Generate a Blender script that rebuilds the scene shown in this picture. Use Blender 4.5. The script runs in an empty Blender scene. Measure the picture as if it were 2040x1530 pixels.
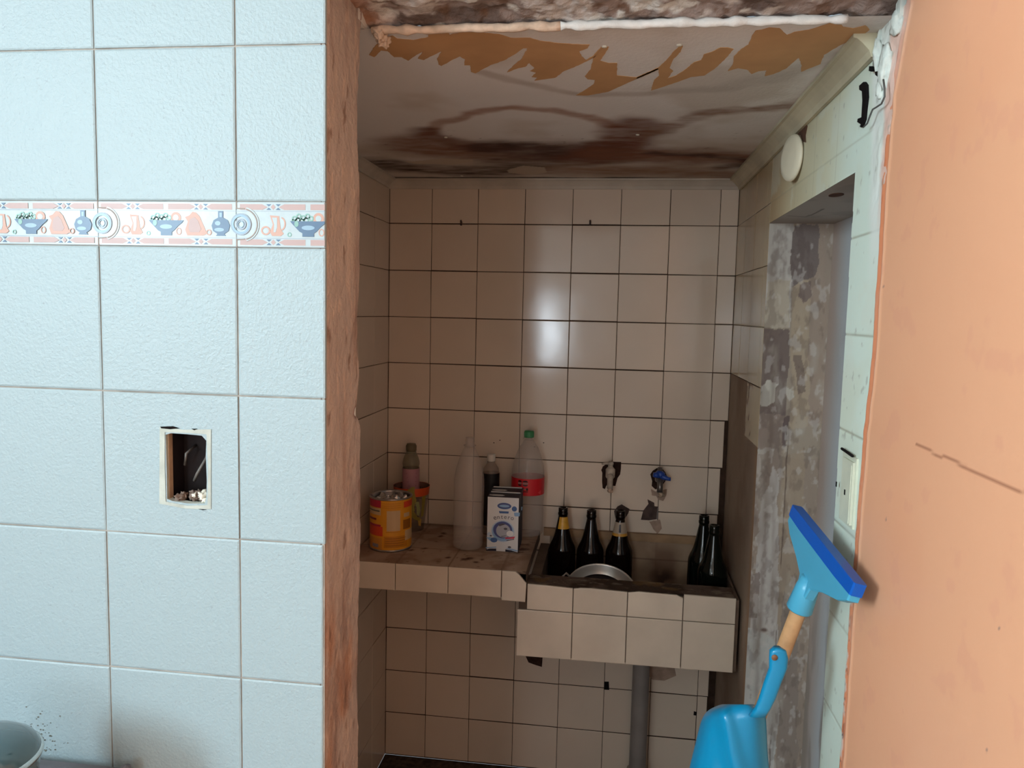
import bpy, bmesh, math, random
import numpy as np
from mathutils import Vector, Matrix, noise as mnoise

random.seed(7)
SC = bpy.context.scene
COL = SC.collection

# ------------------------------------------------------------------ camera
H = 1.525                       # height of the eye above the floor
FPX = 1532.5                    # focal length in pixels of the 2040 x 1530 frame
AR = np.array([0.99118424, 0.13046065, 0.02310472])      # camera right
AU = np.array([-0.0348769, 0.08868474, 0.99544895])      # camera up
AW = np.array([-0.12781789, 0.98747913, -0.09245298])    # camera forward
cam_data = bpy.data.cameras.new('camera')
cam_data.sensor_width = 36.0
cam_data.lens = FPX / 2040.0 * 36.0
cam_data.clip_start = 0.02
cam = bpy.data.objects.new('camera', cam_data)
COL.objects.link(cam)
cam.matrix_world = Matrix(((AR[0], AU[0], -AW[0], 0), (AR[1], AU[1], -AW[1], 0), (AR[2], AU[2], -AW[2], H), (0, 0, 0, 1)))
SC.camera = cam

# ------------------------------------------------------------------ light, world, exposure
world = bpy.data.worlds.new('world')
SC.world = world
world.use_nodes = True
world.node_tree.nodes['Background'].inputs[0].default_value = (0.75, 0.9, 1.0, 1)
world.node_tree.nodes['Background'].inputs[1].default_value = 0.4
SC.view_settings.view_transform = 'Standard'
SC.view_settings.look = 'None'
SC.view_settings.gamma = 1
SC.view_settings.use_curve_mapping = False
SC.view_settings.exposure = 0.10


def area(name, loc, target, sx, sy, power, col):
    l = bpy.data.lights.new(name, 'AREA')
    l.shape = 'RECTANGLE'; l.size = sx; l.size_y = sy; l.energy = power; l.color = col
    o = bpy.data.objects.new(name, l); COL.objects.link(o)
    o.location = (loc[0], loc[1], loc[2] + H)
    d = Vector(target) - Vector(loc)
    o.rotation_euler = d.to_track_quat('-Z', 'Y').to_euler()
    return o


# daylight through the window of the left wall of the kitchen, and the small panes behind
area('daylight_side_window', (-2.17, -1.35, 0.50), (1.0, -1.35, 0.50), 0.9, 0.95, 126, (0.72, 0.92, 1.02))
area('daylight_rear_window', (-0.64, -2.36, -0.12), (-0.64, 1.0, -0.12), 0.24, 0.60, 11, (0.78, 0.90, 1.0))

# ------------------------------------------------------------------ photograph plane helpers
YB, YF, XL, XR, ZC = 2.448, 0.983, -0.728, 0.366, 0.416
ZFL = -H


def ray(px, py):
    return AW + AR * (px - 1020) / FPX - AU * (py - 765) / FPX


def on_y(px, py, Y):
    d = ray(px, py); return d * (Y / d[1])


def on_x(px, py, X=XR):
    d = ray(px, py); return d * (X / d[0])


def on_z(px, py, Z):
    d = ray(px, py); return d * (Z / d[2])


# ------------------------------------------------------------------ colour + noise helpers
def lin(c):
    c = np.asarray(c, float) / 255.0
    return np.where(c <= 0.04045, c / 12.92, ((c + 0.055) / 1.055) ** 2.4)


def vnoise(x, y, seed=0):
    xi = np.floor(x).astype(np.int64); yi = np.floor(y).astype(np.int64)
    fx = x - xi; fy = y - yi
    fx = fx * fx * (3 - 2 * fx); fy = fy * fy * (3 - 2 * fy)

    def h(a, b):
        n = (a * 374761393 + b * 668265263 + seed * 1442695041) & 0x7fffffff
        n = ((n ^ (n >> 13)) * 1274126177) & 0x7fffffff
        return ((n ^ (n >> 16)) & 0xffff) / 65535.0
    return (h(xi, yi) * (1 - fx) + h(xi + 1, yi) * fx) * (1 - fy) + (h(xi, yi + 1) * (1 - fx) + h(xi + 1, yi + 1) * fx) * fy


def fbm(x, y, s, seed=0, o=4):
    t = 0; a = 0.5; n = 0
    for k in range(o):
        t = t + a * vnoise(x * s + 91.3 * k, y * s + 17.7 * k, seed + k); n += a; a *= 0.5; s *= 2.03
    return t / n


def sst(a, b, x):
    t = np.clip((x - a) / (b - a), 0, 1); return t * t * (3 - 2 * t)


def mixc(c, col, a):
    return c * (1 - a[..., None]) + lin(col) * a[..., None]


def seg_dist(U, V, pts):
    best = np.full(U.shape, 9.0); tt = np.zeros(U.shape)
    n = len(pts) - 1
    for i in range(n):
        a = pts[i]; b = pts[i + 1]
        dx, dy = b[0] - a[0], b[1] - a[1]; L = dx * dx + dy * dy + 1e-12
        t = np.clip(((U - a[0]) * dx + (V - a[1]) * dy) / L, 0, 1)
        d = np.hypot(U - a[0] - t * dx, V - a[1] - t * dy)
        m = d < best
        best = np.where(m, d, best); tt = np.where(m, (i + t) / n, tt)
    return best, tt


def in_poly(U, V, P):
    r = np.zeros(U.shape, bool); n = len(P)
    for i in range(n):
        x0, y0 = P[i]; x1, y1 = P[(i + 1) % n]
        if y0 == y1: continue
        c = ((y0 > V) != (y1 > V)) & (U < (x1 - x0) * (V - y0) / (y1 - y0) + x0)
        r ^= c
    return r


# ------------------------------------------------------------------ materials
def mat(name, col, rough=0.6, spec=0.5, metal=0.0, bump=0.0, bscale=60, var=0.0, vscale=8, vcol=None, coat=0.0, attr=False,
        island=0.0, alpha=1.0, speck=None, trans=0.0, ior=1.45, bscale2=None, rvar=0.0):
    m = bpy.data.materials.new(name); m.use_nodes = True
    nt = m.node_tree; N = nt.nodes; L = nt.links; p = N['Principled BSDF']
    base = tuple(lin(col)) + (1,)
    p.inputs['Base Color'].default_value = base
    p.inputs['Roughness'].default_value = rough
    p.inputs['Specular IOR Level'].default_value = spec
    p.inputs['Metallic'].default_value = metal
    p.inputs['Coat Weight'].default_value = coat
    p.inputs['Alpha'].default_value = alpha
    p.inputs['Transmission Weight'].default_value = trans
    p.inputs['IOR'].default_value = ior
    tc = N.new('ShaderNodeTexCoord')
    src = None
    if attr:
        a = N.new('ShaderNodeAttribute'); a.attribute_name = 'Col'; src = a.outputs['Color']
    if var or vcol is not None:
        nz = N.new('ShaderNodeTexNoise'); nz.inputs['Scale'].default_value = vscale; nz.inputs['Detail'].default_value = 6
        L.new(tc.outputs['Object'], nz.inputs['Vector'])
        r = N.new('ShaderNodeValToRGB'); r.color_ramp.elements[0].position = 0.35; r.color_ramp.elements[1].position = 0.68
        c2 = lin(vcol) if vcol is not None else lin(col) * (1 - var)
        r.color_ramp.elements[0].color = tuple(c2) + (1,); r.color_ramp.elements[1].color = base
        L.new(nz.outputs['Fac'], r.inputs['Fac'])
        if src is None:
            src = r.outputs['Color']
        else:
            mx = N.new('ShaderNodeMix'); mx.data_type = 'RGBA'; mx.blend_type = 'MULTIPLY'; mx.inputs[0].default_value = var or 0.3
            L.new(src, mx.inputs[6]); L.new(r.outputs['Color'], mx.inputs[7]); src = mx.outputs[2]
    if island:
        g = N.new('ShaderNodeNewGeometry'); mr = N.new('ShaderNodeMapRange')
        mr.inputs['To Min'].default_value = 1 - island; mr.inputs['To Max'].default_value = 1.0
        L.new(g.outputs['Random Per Island'], mr.inputs['Value'])
        mx = N.new('ShaderNodeMix'); mx.data_type = 'RGBA'; mx.blend_type = 'MULTIPLY'; mx.inputs[0].default_value = 1
        if src is None: mx.inputs[6].default_value = base
        else: L.new(src, mx.inputs[6])
        L.new(mr.outputs['Result'], mx.inputs[7]); src = mx.outputs[2]
    if speck is not None:      # (colour, scale, threshold)
        n2 = N.new('ShaderNodeTexNoise'); n2.inputs['Scale'].default_value = speck[1]; n2.inputs['Detail'].default_value = 3
        L.new(tc.outputs['Object'], n2.inputs['Vector'])
        r2 = N.new('ShaderNodeValToRGB'); r2.color_ramp.elements[0].position = speck[2]; r2.color_ramp.elements[1].position = speck[2] + 0.05
        L.new(n2.outputs['Fac'], r2.inputs['Fac'])
        mx = N.new('ShaderNodeMix'); mx.data_type = 'RGBA'
        L.new(r2.outputs['Color'], mx.inputs[0])
        if src is None: mx.inputs[6].default_value = base
        else: L.new(src, mx.inputs[6])
        mx.inputs[7].default_value = tuple(lin(speck[0])) + (1,); src = mx.outputs[2]
    if src is not None: L.new(src, p.inputs['Base Color'])
    if bump:
        nb = N.new('ShaderNodeTexNoise'); nb.inputs['Scale'].default_value = bscale; nb.inputs['Detail'].default_value = 4
        L.new(tc.outputs['Object'], nb.inputs['Vector'])
        b = N.new('ShaderNodeBump'); b.inputs['Strength'].default_value = min(1.0, bump); b.inputs['Distance'].default_value = 0.002 * max(1.0, bump)
        L.new(nb.outputs['Fac'], b.inputs['Height']); L.new(b.outputs['Normal'], p.inputs['Normal'])
    if rvar:
        nr = N.new('ShaderNodeTexNoise'); nr.inputs['Scale'].default_value = 14
        L.new(tc.outputs['Object'], nr.inputs['Vector'])
        mr = N.new('ShaderNodeMapRange'); mr.inputs['To Min'].default_value = rough; mr.inputs['To Max'].default_value = rough + rvar
        L.new(nr.outputs['Fac'], mr.inputs['Value']); L.new(mr.outputs['Result'], p.inputs['Roughness'])
    return m


M = {}
M['front_tile'] = mat('white_speckled_tile', (154, 172, 178), 0.42, 0.5, bump=0.5, bscale=260, speck=((146, 160, 166), 190, 0.67))
M['grout_front'] = mat('grey_grout', (172, 166, 158), 0.9, 0.2, var=0.35, vscale=30)
M['old_tile'] = mat('cream_glazed_tile', (222, 205, 188), 0.07, 0.5, var=0.08, vscale=3.5, island=0.09, bump=0.08, bscale=12, rvar=0.10)
M['old_tile_low'] = mat('cream_tile_on_counter', (222, 206, 188), 0.25, 0.5, var=0.12, vscale=9, island=0.1, bump=0.1, bscale=30)
M['right_tile'] = mat('yellowed_glazed_tile', (200, 176, 138), 0.2, 0.5, var=0.2, vscale=6, island=0.14, bump=0.1, bscale=20)
M['grout_dark'] = mat('blackened_grout', (70, 52, 42), 0.95, 0.2, var=0.5, vscale=25)
M['paint'] = mat('painted_surface', (255, 255, 255), 0.75, 0.25, attr=True, bump=0.35, bscale=160)
M['paint_rough'] = mat('rough_broken_plaster', (255, 255, 255), 0.95, 0.15, attr=True, bump=1.6, bscale=120)
M['paint_satin'] = mat('satin_oil_paint', (255, 255, 255), 0.38, 0.4, attr=True, bump=0.2, bscale=40)
M['board'] = mat('torn_brown_paper', (204, 160, 116), 0.9, 0.15, var=0.14, vscale=12)
M['moulding'] = mat('old_white_moulding', (205, 194, 180), 0.6, 0.3, var=0.2, vscale=10)
M['moulding_r'] = mat('yellowed_moulding', (206, 196, 168), 0.5, 0.35, var=0.3, vscale=8, bump=0.2)
M['white_room'] = mat('white_room_paint', (226, 222, 216), 0.85, 0.2)
M['floor'] = mat('dark_gritty_floor', (88, 74, 66), 0.9, 0.2, var=0.55, vscale=60, bump=1.0, bscale=90)
M['room_floor'] = mat('brown_room_floor', (190, 156, 132), 0.6, 0.3, var=0.3, vscale=6)
M['hole'] = mat('dark_broken_mortar', (62, 44, 38), 0.95, 0.1, var=0.5, vscale=60, bump=1.0)
M['black'] = mat('black_gap', (22, 18, 18), 0.9, 0.1)
M['offwhite'] = mat('dried_filler', (226, 222, 208), 0.85, 0.2, var=0.15, vscale=60, bump=0.6)


# ------------------------------------------------------------------ mesh builder
class MB:
    def __init__(s):
        s.v = []; s.f = []; s.m = []; s.sm = []

    def add(s, vs, fs, mi=0, smooth=False):
        b = len(s.v); s.v += [tuple(float(c) for c in q) for q in vs]
        for f in fs: s.f.append([b + i for i in f]); s.m.append(mi); s.sm.append(smooth)

    def box(s, a, b, mi=0):
        x0, y0, z0 = a; x1, y1, z1 = b
        s.add([(x0, y0, z0), (x1, y0, z0), (x1, y1, z0), (x0, y1, z0), (x0, y0, z1), (x1, y0, z1), (x1, y1, z1), (x0, y1, z1)],
              [(0, 3, 2, 1), (4, 5, 6, 7), (0, 1, 5, 4), (1, 2, 6, 5), (2, 3, 7, 6), (3, 0, 4, 7)], mi)

    def prism(s, fr, P, h0, h1, mi=0, side=None):
        """polygon P (u,v) in frame fr, extruded from h0 to h1 (along the frame normal)"""
        n = len(P)
        ar = sum(P[i][0] * P[(i + 1) % n][1] - P[(i + 1) % n][0] * P[i][1] for i in range(n))
        if ar < 0: P = P[::-1]
        s.add([fr(u, v, h1) for u, v in P], [tuple(range(n))], mi)
        s.add([fr(u, v, h) for h in (h0, h1) for u, v in P], [(i, (i + 1) % n, n + (i + 1) % n, n + i) for i in range(n)], mi if side is None else side)

    def lathe(s, prof, seg=32, mi=0, c=(0, 0, 0), smooth=True, rot=None, cap=True, a0=0, a1=2 * math.pi, caps=None):
        full = abs(a1 - a0 - 2 * math.pi) < 1e-6
        n = seg if full else seg + 1
        vs = []
        for r, z in prof:
            for k in range(n):
                a = a0 + (a1 - a0) * k / seg
                p = Vector((r * math.cos(a), r * math.sin(a), z))
                if rot is not None: p = rot @ p
                vs.append((p.x + c[0], p.y + c[1], p.z + c[2]))
        fs = []
        for j in range(len(prof) - 1):
            for k in range(seg):
                k2 = (k + 1) % n if full else k + 1
                fs.append((j * n + k, j * n + k2, (j + 1) * n + k2, (j + 1) * n + k))
        if cap and full:
            if prof[0][0] > 1e-5: fs.append(tuple(range(n))[::-1])
            if prof[-1][0] > 1e-5: fs.append(tuple((len(prof) - 1) * n + k for k in range(n)))
        s.add(vs, fs, mi, smooth)

    def tube(s, pts, rad, seg=12, mi=0, cap=True, smooth=True):
        pts = [Vector(p) for p in pts]; n = len(pts)
        if not hasattr(rad, '__len__'): rad = [rad] * n
        up = Vector((0.13, 0.27, 0.95)); vs = []
        t0 = (pts[1] - pts[0]).normalized(); a = t0.cross(up).normalized()
        for i, p in enumerate(pts):
            t = (pts[min(i + 1, n - 1)] - pts[max(i - 1, 0)]).normalized()
            a = (a - t * a.dot(t)).normalized(); b = t.cross(a)
            for k in range(seg):
                w = 2 * math.pi * k / seg
                vs.append(tuple(p + (a * math.cos(w) + b * math.sin(w)) * rad[i]))
        fs = [(i * seg + k, i * seg + (k + 1) % seg, (i + 1) * seg + (k + 1) % seg, (i + 1) * seg + k) for i in range(n - 1) for k in range(seg)]
        if cap: fs += [tuple(range(seg))[::-1], tuple((n - 1) * seg + k for k in range(seg))]
        s.add(vs, fs, mi, smooth)

    def blob(s, c, r, mi=0, seed=0, amp=0.35, flat=(1, 1, 1)):
        bm = bmesh.new(); bmesh.ops.create_icosphere(bm, subdivisions=3, radius=1)
        vs = []
        for v in bm.verts:
            n = mnoise.fractal(v.co * 1.7 + Vector((seed, seed * 2.1, 0)), 1.0, 2.0, 3)
            q = v.co * (1 + amp * n)
            vs.append((c[0] + q.x * r * flat[0], c[1] + q.y * r * flat[1], c[2] + q.z * r * flat[2]))
        s.add(vs, [[v.index for v in f.verts] for f in bm.faces], mi, True); bm.free()

    def build(s, name, mats, parent=None, loc=None, fix=True):
        me = bpy.data.meshes.new(name); me.from_pydata(s.v, [], s.f)
        for m in (mats if isinstance(mats, (list, tuple)) else [mats]): me.materials.append(m)
        me.polygons.foreach_set('material_index', s.m); me.polygons.foreach_set('use_smooth', s.sm)
        if fix:
            bm = bmesh.new(); bm.from_mesh(me); bmesh.ops.recalc_face_normals(bm, faces=bm.faces); bm.to_mesh(me); bm.free()
        me.update()
        o = bpy.data.objects.new(name, me); COL.objects.link(o)
        if parent is not None: o.parent = parent
        else: o.location = loc if loc is not None else (0, 0, H)
        return o


def F(o, U, V, N):
    o, U, V, N = map(np.array, (o, U, V, N))
    return lambda u, v, h=0.0: tuple(o + U * u + V * v + N * h)


FR_FRONT = F((0, YF, 0), (1, 0, 0), (0, 0, 1), (0, -1, 0))
FR_BACK = F((0, YB, 0), (1, 0, 0), (0, 0, 1), (0, -1, 0))
FR_RIGHT = F((XR, 0, 0), (0, 1, 0), (0, 0, 1), (-1, 0, 0))
FR_LEFT = F((XL, 0, 0), (0, 1, 0), (0, 0, 1), (1, 0, 0))
FR_CEIL = F((0, 0, ZC), (1, 0, 0), (0, 1, 0), (0, 0, -1))


def pF(pts, ox=0, oy=0, sc=1.0):
    return [(p[0], p[2]) for p in (on_y(ox + x / sc, oy + y / sc, YF) for x, y in pts)]


def pY(pts, Y, ox=0, oy=0, sc=1.0):
    return [(p[0], p[2]) for p in (on_y(ox + x / sc, oy + y / sc, Y) for x, y in pts)]


def pB(pts, ox=0, oy=0, sc=1.0): return pY(pts, YB, ox, oy, sc)


def pR(pts, ox=0, oy=0, sc=1.0):
    return [(p[1], p[2]) for p in (on_x(ox + x / sc, oy + y / sc) for x, y in pts)]


def pC(pts, ox=0, oy=0, sc=1.0):
    return [(p[0], p[1]) for p in (on_z(ox + x / sc, oy + y / sc, ZC) for x, y in pts)]


def tile(mb, fr, u0, u1, v0, v1, mi=0, g=0.0012, gv=None, h=0.0, bev=0.0014, tilt=0.0, poly=None, depth=0.003, rng=random):
    """one tile as a bevelled slab in a wall frame"""
    gv = g if gv is None else gv
    P = poly or [(u0 + g, v0 + gv), (u1 - g, v0 + gv), (u1 - g, v1 - gv), (u0 + g, v1 - gv)]
    cu = sum(p[0] for p in P) / len(P); cv = sum(p[1] for p in P) / len(P)
    tu = rng.uniform(-tilt, tilt); tv = rng.uniform(-tilt, tilt); dh = rng.uniform(-0.0003, 0.0003) + h

    def hh(u, v): return dh + (u - cu) * tu + (v - cv) * tv
    n = len(P); inner = []
    for (u, v) in P:
        du, dv = cu - u, cv - v
        inner.append((u + math.copysign(min(bev, abs(du)), du), v + math.copysign(min(bev, abs(dv)), dv)))
    vs = [fr(u, v, hh(u, v) - depth) for u, v in P] + [fr(u, v, hh(u, v) - 0.0009) for u, v in P] + [fr(u, v, hh(u, v)) for u, v in inner]
    fs = [(i, (i + 1) % n, n + (i + 1) % n, n + i) for i in range(n)] + [(n + i, n + (i + 1) % n, 2 * n + (i + 1) % n, 2 * n + i) for i in range(n)] + [tuple(2 * n + i for i in range(n))]
    mb.add(vs, fs, mi)


def paint_grid(mb_name, fr, u0, u1, v0, v1, step, colf, hf=None, m=None, keep=None, parent=None, kind='structure', edge=None, loc=None):
    """a finely divided surface whose colours (stains, worn paint, some painted light) sit in a colour attribute"""
    nu = max(2, int(round((u1 - u0) / step[0])) + 1); nv = max(2, int(round((v1 - v0) / step[1])) + 1)
    U, V = np.meshgrid(np.linspace(u0, u1, nu), np.linspace(v0, v1, nv))
    if edge is not None: U, V = edge(U, V)
    Hh = hf(U, V) if hf is not None else np.zeros_like(U)
    c = colf(U, V)
    o0 = np.array(fr(0, 0, 0)); eu = np.array(fr(1, 0, 0)) - o0; ev = np.array(fr(0, 1, 0)) - o0; en = np.array(fr(0, 0, 1)) - o0
    P = o0 + U[..., None] * eu + V[..., None] * ev + Hh[..., None] * en
    idx = np.arange(nu * nv).reshape(nv, nu)
    q = np.stack([idx[:-1, :-1], idx[:-1, 1:], idx[1:, 1:], idx[1:, :-1]], -1).reshape(-1, 4)
    if np.dot(np.cross(eu, ev), en) < 0: q = q[:, ::-1]
    if keep is not None:
        cu = (U[:-1, :-1] + U[1:, 1:]) / 2; cv = (V[:-1, :-1] + V[1:, 1:]) / 2
        q = q[keep(cu, cv).reshape(-1)]
    me = bpy.data.meshes.new(mb_name)
    me.vertices.add(nu * nv); me.vertices.foreach_set('co', P.reshape(-1).astype(np.float32))
    nf = len(q); me.loops.add(nf * 4); me.polygons.add(nf)
    me.loops.foreach_set('vertex_index', q.reshape(-1).astype(np.int32))
    me.polygons.foreach_set('loop_start', (np.arange(nf) * 4).astype(np.int32))
    me.polygons.foreach_set('loop_total', np.full(nf, 4, np.int32))
    me.polygons.foreach_set('use_smooth', np.ones(nf, bool))
    a = me.color_attributes.new('Col', 'FLOAT_COLOR', 'POINT')
    cc = np.concatenate([np.clip(c, 0, 1), np.ones(c.shape[:2] + (1,))], -1)
    a.data.foreach_set('color', cc.reshape(-1).astype(np.float32))
    me.materials.append(m or M['paint']); me.update(calc_edges=True); me.validate()
    o = bpy.data.objects.new(mb_name, me); COL.objects.link(o)
    if parent is not None: o.parent = parent
    else:
        o.location = loc if loc is not None else (0, 0, H)
        if kind: o['kind'] = kind
    return o


def struct(o): o['kind'] = 'structure'; return o


def join(a, others):
    """merge meshes (all in the same space) into object a"""
    bm = bmesh.new(); mats = list(a.data.materials)
    lay = None
    base = bmesh.new(); base.from_mesh(a.data)
    for o in others:
        remap = []
        for m in o.data.materials:
            if m not in mats: mats.append(m)
            remap.append(mats.index(m))
        me = o.data
        mi = np.zeros(len(me.polygons), np.int32); me.polygons.foreach_get('material_index', mi)
        mi = np.array(remap, np.int32)[mi]
        me.polygons.foreach_set('material_index', mi)
        base.from_mesh(me)
    a.data.materials.clear()
    for m in mats: a.data.materials.append(m)
    base.to_mesh(a.data); base.free(); bm.free()
    for o in others: bpy.data.objects.remove(o)
    a.data.update()
    return a


def thing(name, label, cat, loc, rz=0.0, group=None):
    o = bpy.data.objects.new(name, None); COL.objects.link(o)
    o.empty_display_size = 0.05
    o.location = (loc[0], loc[1], loc[2] + H); o.rotation_euler = (0, 0, rz)
    o['label'] = label; o['category'] = cat
    if group: o['group'] = group
    return o


def tag(o, label, cat, group=None):
    o['label'] = label; o['category'] = cat
    if group: o['group'] = group
    return o


def text_mesh(body, size, depth=0.0002):
    cu = bpy.data.curves.new('lettering', 'FONT'); cu.body = body; cu.size = size; cu.align_x = 'CENTER'; cu.align_y = 'CENTER'; cu.extrude = depth
    cu.resolution_u = 3
    o = bpy.data.objects.new('lettering', cu); COL.objects.link(o)
    dg = bpy.context.evaluated_depsgraph_get(); dg.update()
    me = bpy.data.meshes.new_from_object(o.evaluated_get(dg))
    vs = [tuple(v.co) for v in me.vertices]; fs = [list(p.vertices) for p in me.polygons]
    bpy.data.objects.remove(o); bpy.data.curves.remove(cu); bpy.data.meshes.remove(me)
    return vs, fs


# ================================================================== SETTING
# ---- kitchen around the camera (reflects and shapes the light)
RX0, RY0, RZ1 = -2.3, -2.45, 1.12
mb = MB(); mb.box((RX0, RY0, ZFL - 0.05), (XR + 0.02, YF + 0.17, ZFL)); struct(mb.build('floor', M['room_floor']))
mb = MB(); mb.box((RX0, RY0, RZ1), (XR + 0.3, YF + 0.15, RZ1 + 0.05)); struct(mb.build('ceiling_room', M['white_room']))


def wall_with_opening(name, fr, u0, u1, v0, v1, a0, a1, b0, b1, th=0.1):
    mb = MB()
    for P in ([(u0, v0), (a0, v0), (a0, v1), (u0, v1)], [(a1, v0), (u1, v0), (u1, v1), (a1, v1)],
              [(a0, v0), (a1, v0), (a1, b0), (a0, b0)], [(a0, b1), (a1, b1), (a1, v1), (a0, v1)]):
        mb.prism(fr, P, -th, 0)
    return struct(mb.build(name, M['white_room']))


def window(name, fr, a0, a1, b0, b1, cols, rows):
    mb = MB(); t = 0.035
    for P in ([(a0, b0), (a1, b0), (a1, b0 + t), (a0, b0 + t)], [(a0, b1 - t), (a1, b1 - t), (a1, b1), (a0, b1)],
              [(a0, b0), (a0 + t, b0), (a0 + t, b1), (a0, b1)], [(a1 - t, b0), (a1, b0), (a1, b1), (a1 - t, b1)]):
        mb.prism(fr, P, -0.05, 0.0)
    for k in range(1, cols):
        u = a0 + (a1 - a0) * k / cols; mb.prism(fr, [(u - .01, b0), (u + .01, b0), (u + .01, b1), (u - .01, b1)], -0.03, 0.03)
    for k in range(1, rows):
        v = b0 + (b1 - b0) * k / rows; mb.prism(fr, [(a0, v - .01), (a1, v - .01), (a1, v + .01), (a0, v + .01)], -0.03, 0.03)
    return struct(mb.build(name, M['white_room']))


FR_RL = F((RX0, 0, 0), (0, 1, 0), (0, 0, 1), (1, 0, 0))
FR_RB = F((0, RY0, 0), (1, 0, 0), (0, 0, 1), (0, 1, 0))
wall_with_opening('wall_room_left', FR_RL, RY0, YF + 0.12, ZFL, RZ1, -1.92, -0.78, -0.05, 1.05)
window('window_1', FR_RL, -1.92, -0.78, -0.05, 1.05, 2, 1)
wall_with_opening('wall_room_behind', FR_RB, RX0, XR + 0.02, ZFL, RZ1, -0.80, -0.48, -0.46, 0.22)
window('window_2', FR_RB, -0.80, -0.48, -0.46, 0.22, 1, 2)

# ---- front wall with large white tiles, listello and the open electrical box
FX, FZ, LH = -0.7021, 0.3382, 0.0596
EXO = -0.3795                                     # right edge of the tiled wall
mb = MB()
ebox = [(330, 866), (341, 863), (372, 865), (402, 868), (411, 878), (410, 905), (412, 960), (411, 990), (408, 1003), (375, 1003), (343, 998), (333, 994), (332, 940)]
EB = pF(ebox)


def plate_hole(mb, fr, outer, inner, h, mi):
    bm = bmesh.new()
    vo = [bm.verts.new((u, v, 0)) for u, v in outer]; vi = [bm.verts.new((u, v, 0)) for u, v in inner]
    es = [bm.edges.new((L[i], L[(i + 1) % len(L)])) for L in (vo, vi) for i in range(len(L))]
    bmesh.ops.triangle_fill(bm, use_beauty=True, edges=es)
    bm.verts.index_update()
    mb.add([fr(v.co.x, v.co.y, h) for v in bm.verts], [[v.index for v in f.verts] for f in bm.faces], mi); bm.free()


rows = [FZ - 0.2 * 0, FZ + 0.2, FZ + 0.4, FZ + 0.6, FZ + 0.8]
zrows = [(FZ + 0.2 * k, FZ + 0.2 * (k + 1)) for k in range(0, 4)] + [(FZ - 0.2, FZ)] + [(FZ - LH - 0.2 * (k + 1), FZ - LH - 0.2 * k) for k in range(1, 7)]
rng = random.Random(3)
for (z0, z1) in zrows:
    z1 = min(z1, RZ1 - 0.003); z0 = max(z0, ZFL)
    if z1 - z0 < 0.01: continue
    for i in range(-8, 2):
        u0 = FX + 0.2 * i; u1 = u0 + 0.2
        if u1 < RX0: continue
        u0 = max(u0, RX0); 
        if u1 > EXO: u1 = EXO + (0.0012 if z0 > -0.35 else -0.002)
        if abs(u0 - FX) < 1e-6 and z0 < -0.22 < z1:
            O = [(u0 + .0012, z0 + .0012), (u1 - .0012, z0 + .0012), (u1 - .0012, z1 - .0012), (u0 + .0012, z1 - .0012)]
            plate_hole(mb, FR_FRONT, O, EB, 0.0, 0)
            mb.add([FR_FRONT(u, v, h) for h in (-.006, 0) for u, v in O], [(k, (k + 1) % 4, 4 + (k + 1) % 4, 4 + k) for k in range(4)], 0)
            n = len(EB)
            mb.add([FR_FRONT(u, v, h) for h in (0, -.012) for u, v in EB], [(k, (k + 1) % n, n + (k + 1) % n, n + k) for k in range(n)], 2)
        else:
            tile(mb, FR_FRONT, u0, u1, z0, z1, 0, g=0.0011, bev=0.0022, tilt=0.002, depth=0.006, rng=rng)
# grout bed with the same hole, wall body behind
plate_hole(mb, FR_FRONT, [(RX0, ZFL), (EXO - .001, ZFL), (EXO - .001, RZ1), (RX0, RZ1)], EB, -0.0022, 1)
# filler frame round the box
M['filler2'] = mat('grey_white_filler', (186, 192, 184), 0.85, 0.2, var=0.2, vscale=40, bump=0.8)
fo = pF([(319, 850), (368, 856), (421, 855), (421, 1014), (370, 1013), (318, 1003)])
fi = pF([(329, 861), (372, 862), (412, 865), (415, 930), (414, 1006), (374, 1007), (331, 999), (329, 930)])
plate_hole(mb, FR_FRONT, fo, fi, 0.0009, 2)
mb.prism(FR_FRONT, pF([(320, 850), (345, 849), (358, 853), (340, 855), (322, 853)]), 0, 0.0011, 3)
mb.prism(FR_FRONT, pF([(382, 854), (394, 854), (388, 857)]), 0, 0.0011, 3)
mb.prism(FR_FRONT, pF([(396, 1014), (412, 1015), (405, 1016)]), 0, 0.0011, 3)
for k in range(90):
    px_, py_ = 20 + abs(rng.gauss(0, 38)) + 30, 1500 - abs(rng.gauss(0, 36)); q_ = on_y(px_, py_, YF); r_ = rng.uniform(.0005, .0016)
    mb.prism(FR_FRONT, [(q_[0] + r_ * math.cos(a_), q_[2] + .7 * r_ * math.sin(a_)) for a_ in (0, 1, 2, 3, 4, 5)], 0, .0006, 5)
# body above, behind and the beam over the opening
mb.box((XL - .06, YF + .13, ZC + .0005), (EXO, 1.25, ZC + .06), 4); mb.box((XL - .06, YF + .10, ZC - .0), (EXO - .004, 1.152, ZC + .05), 4)
mb.box((RX0, YF + 0.075, ZFL), (EXO - 0.004, YF + 0.137, RZ1), 4)
mb.box((RX0, YF + 0.004, ZFL), (-0.68, YF + 0.08, RZ1), 4)
mb.box((-0.48, YF + 0.004, ZFL), (EXO - 0.004, YF + 0.08, RZ1), 4)
mb.box((-0.68, YF + 0.004, -0.1), (-0.48, YF + 0.08, RZ1), 4)
mb.box((-0.68, YF + 0.004, ZFL), (-0.48, YF + 0.08, -0.34), 4)
mb.box((EXO - 0.004, YF, 0.47), (XR + 0.05, YF + 0.18, RZ1), 4)
struct(mb.build('wall_front', [M['front_tile'], M['grout_front'], M['filler2'], M['black'], M['white_room'], mat('splash_dirt', (104, 104, 94), .8)]))

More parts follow.
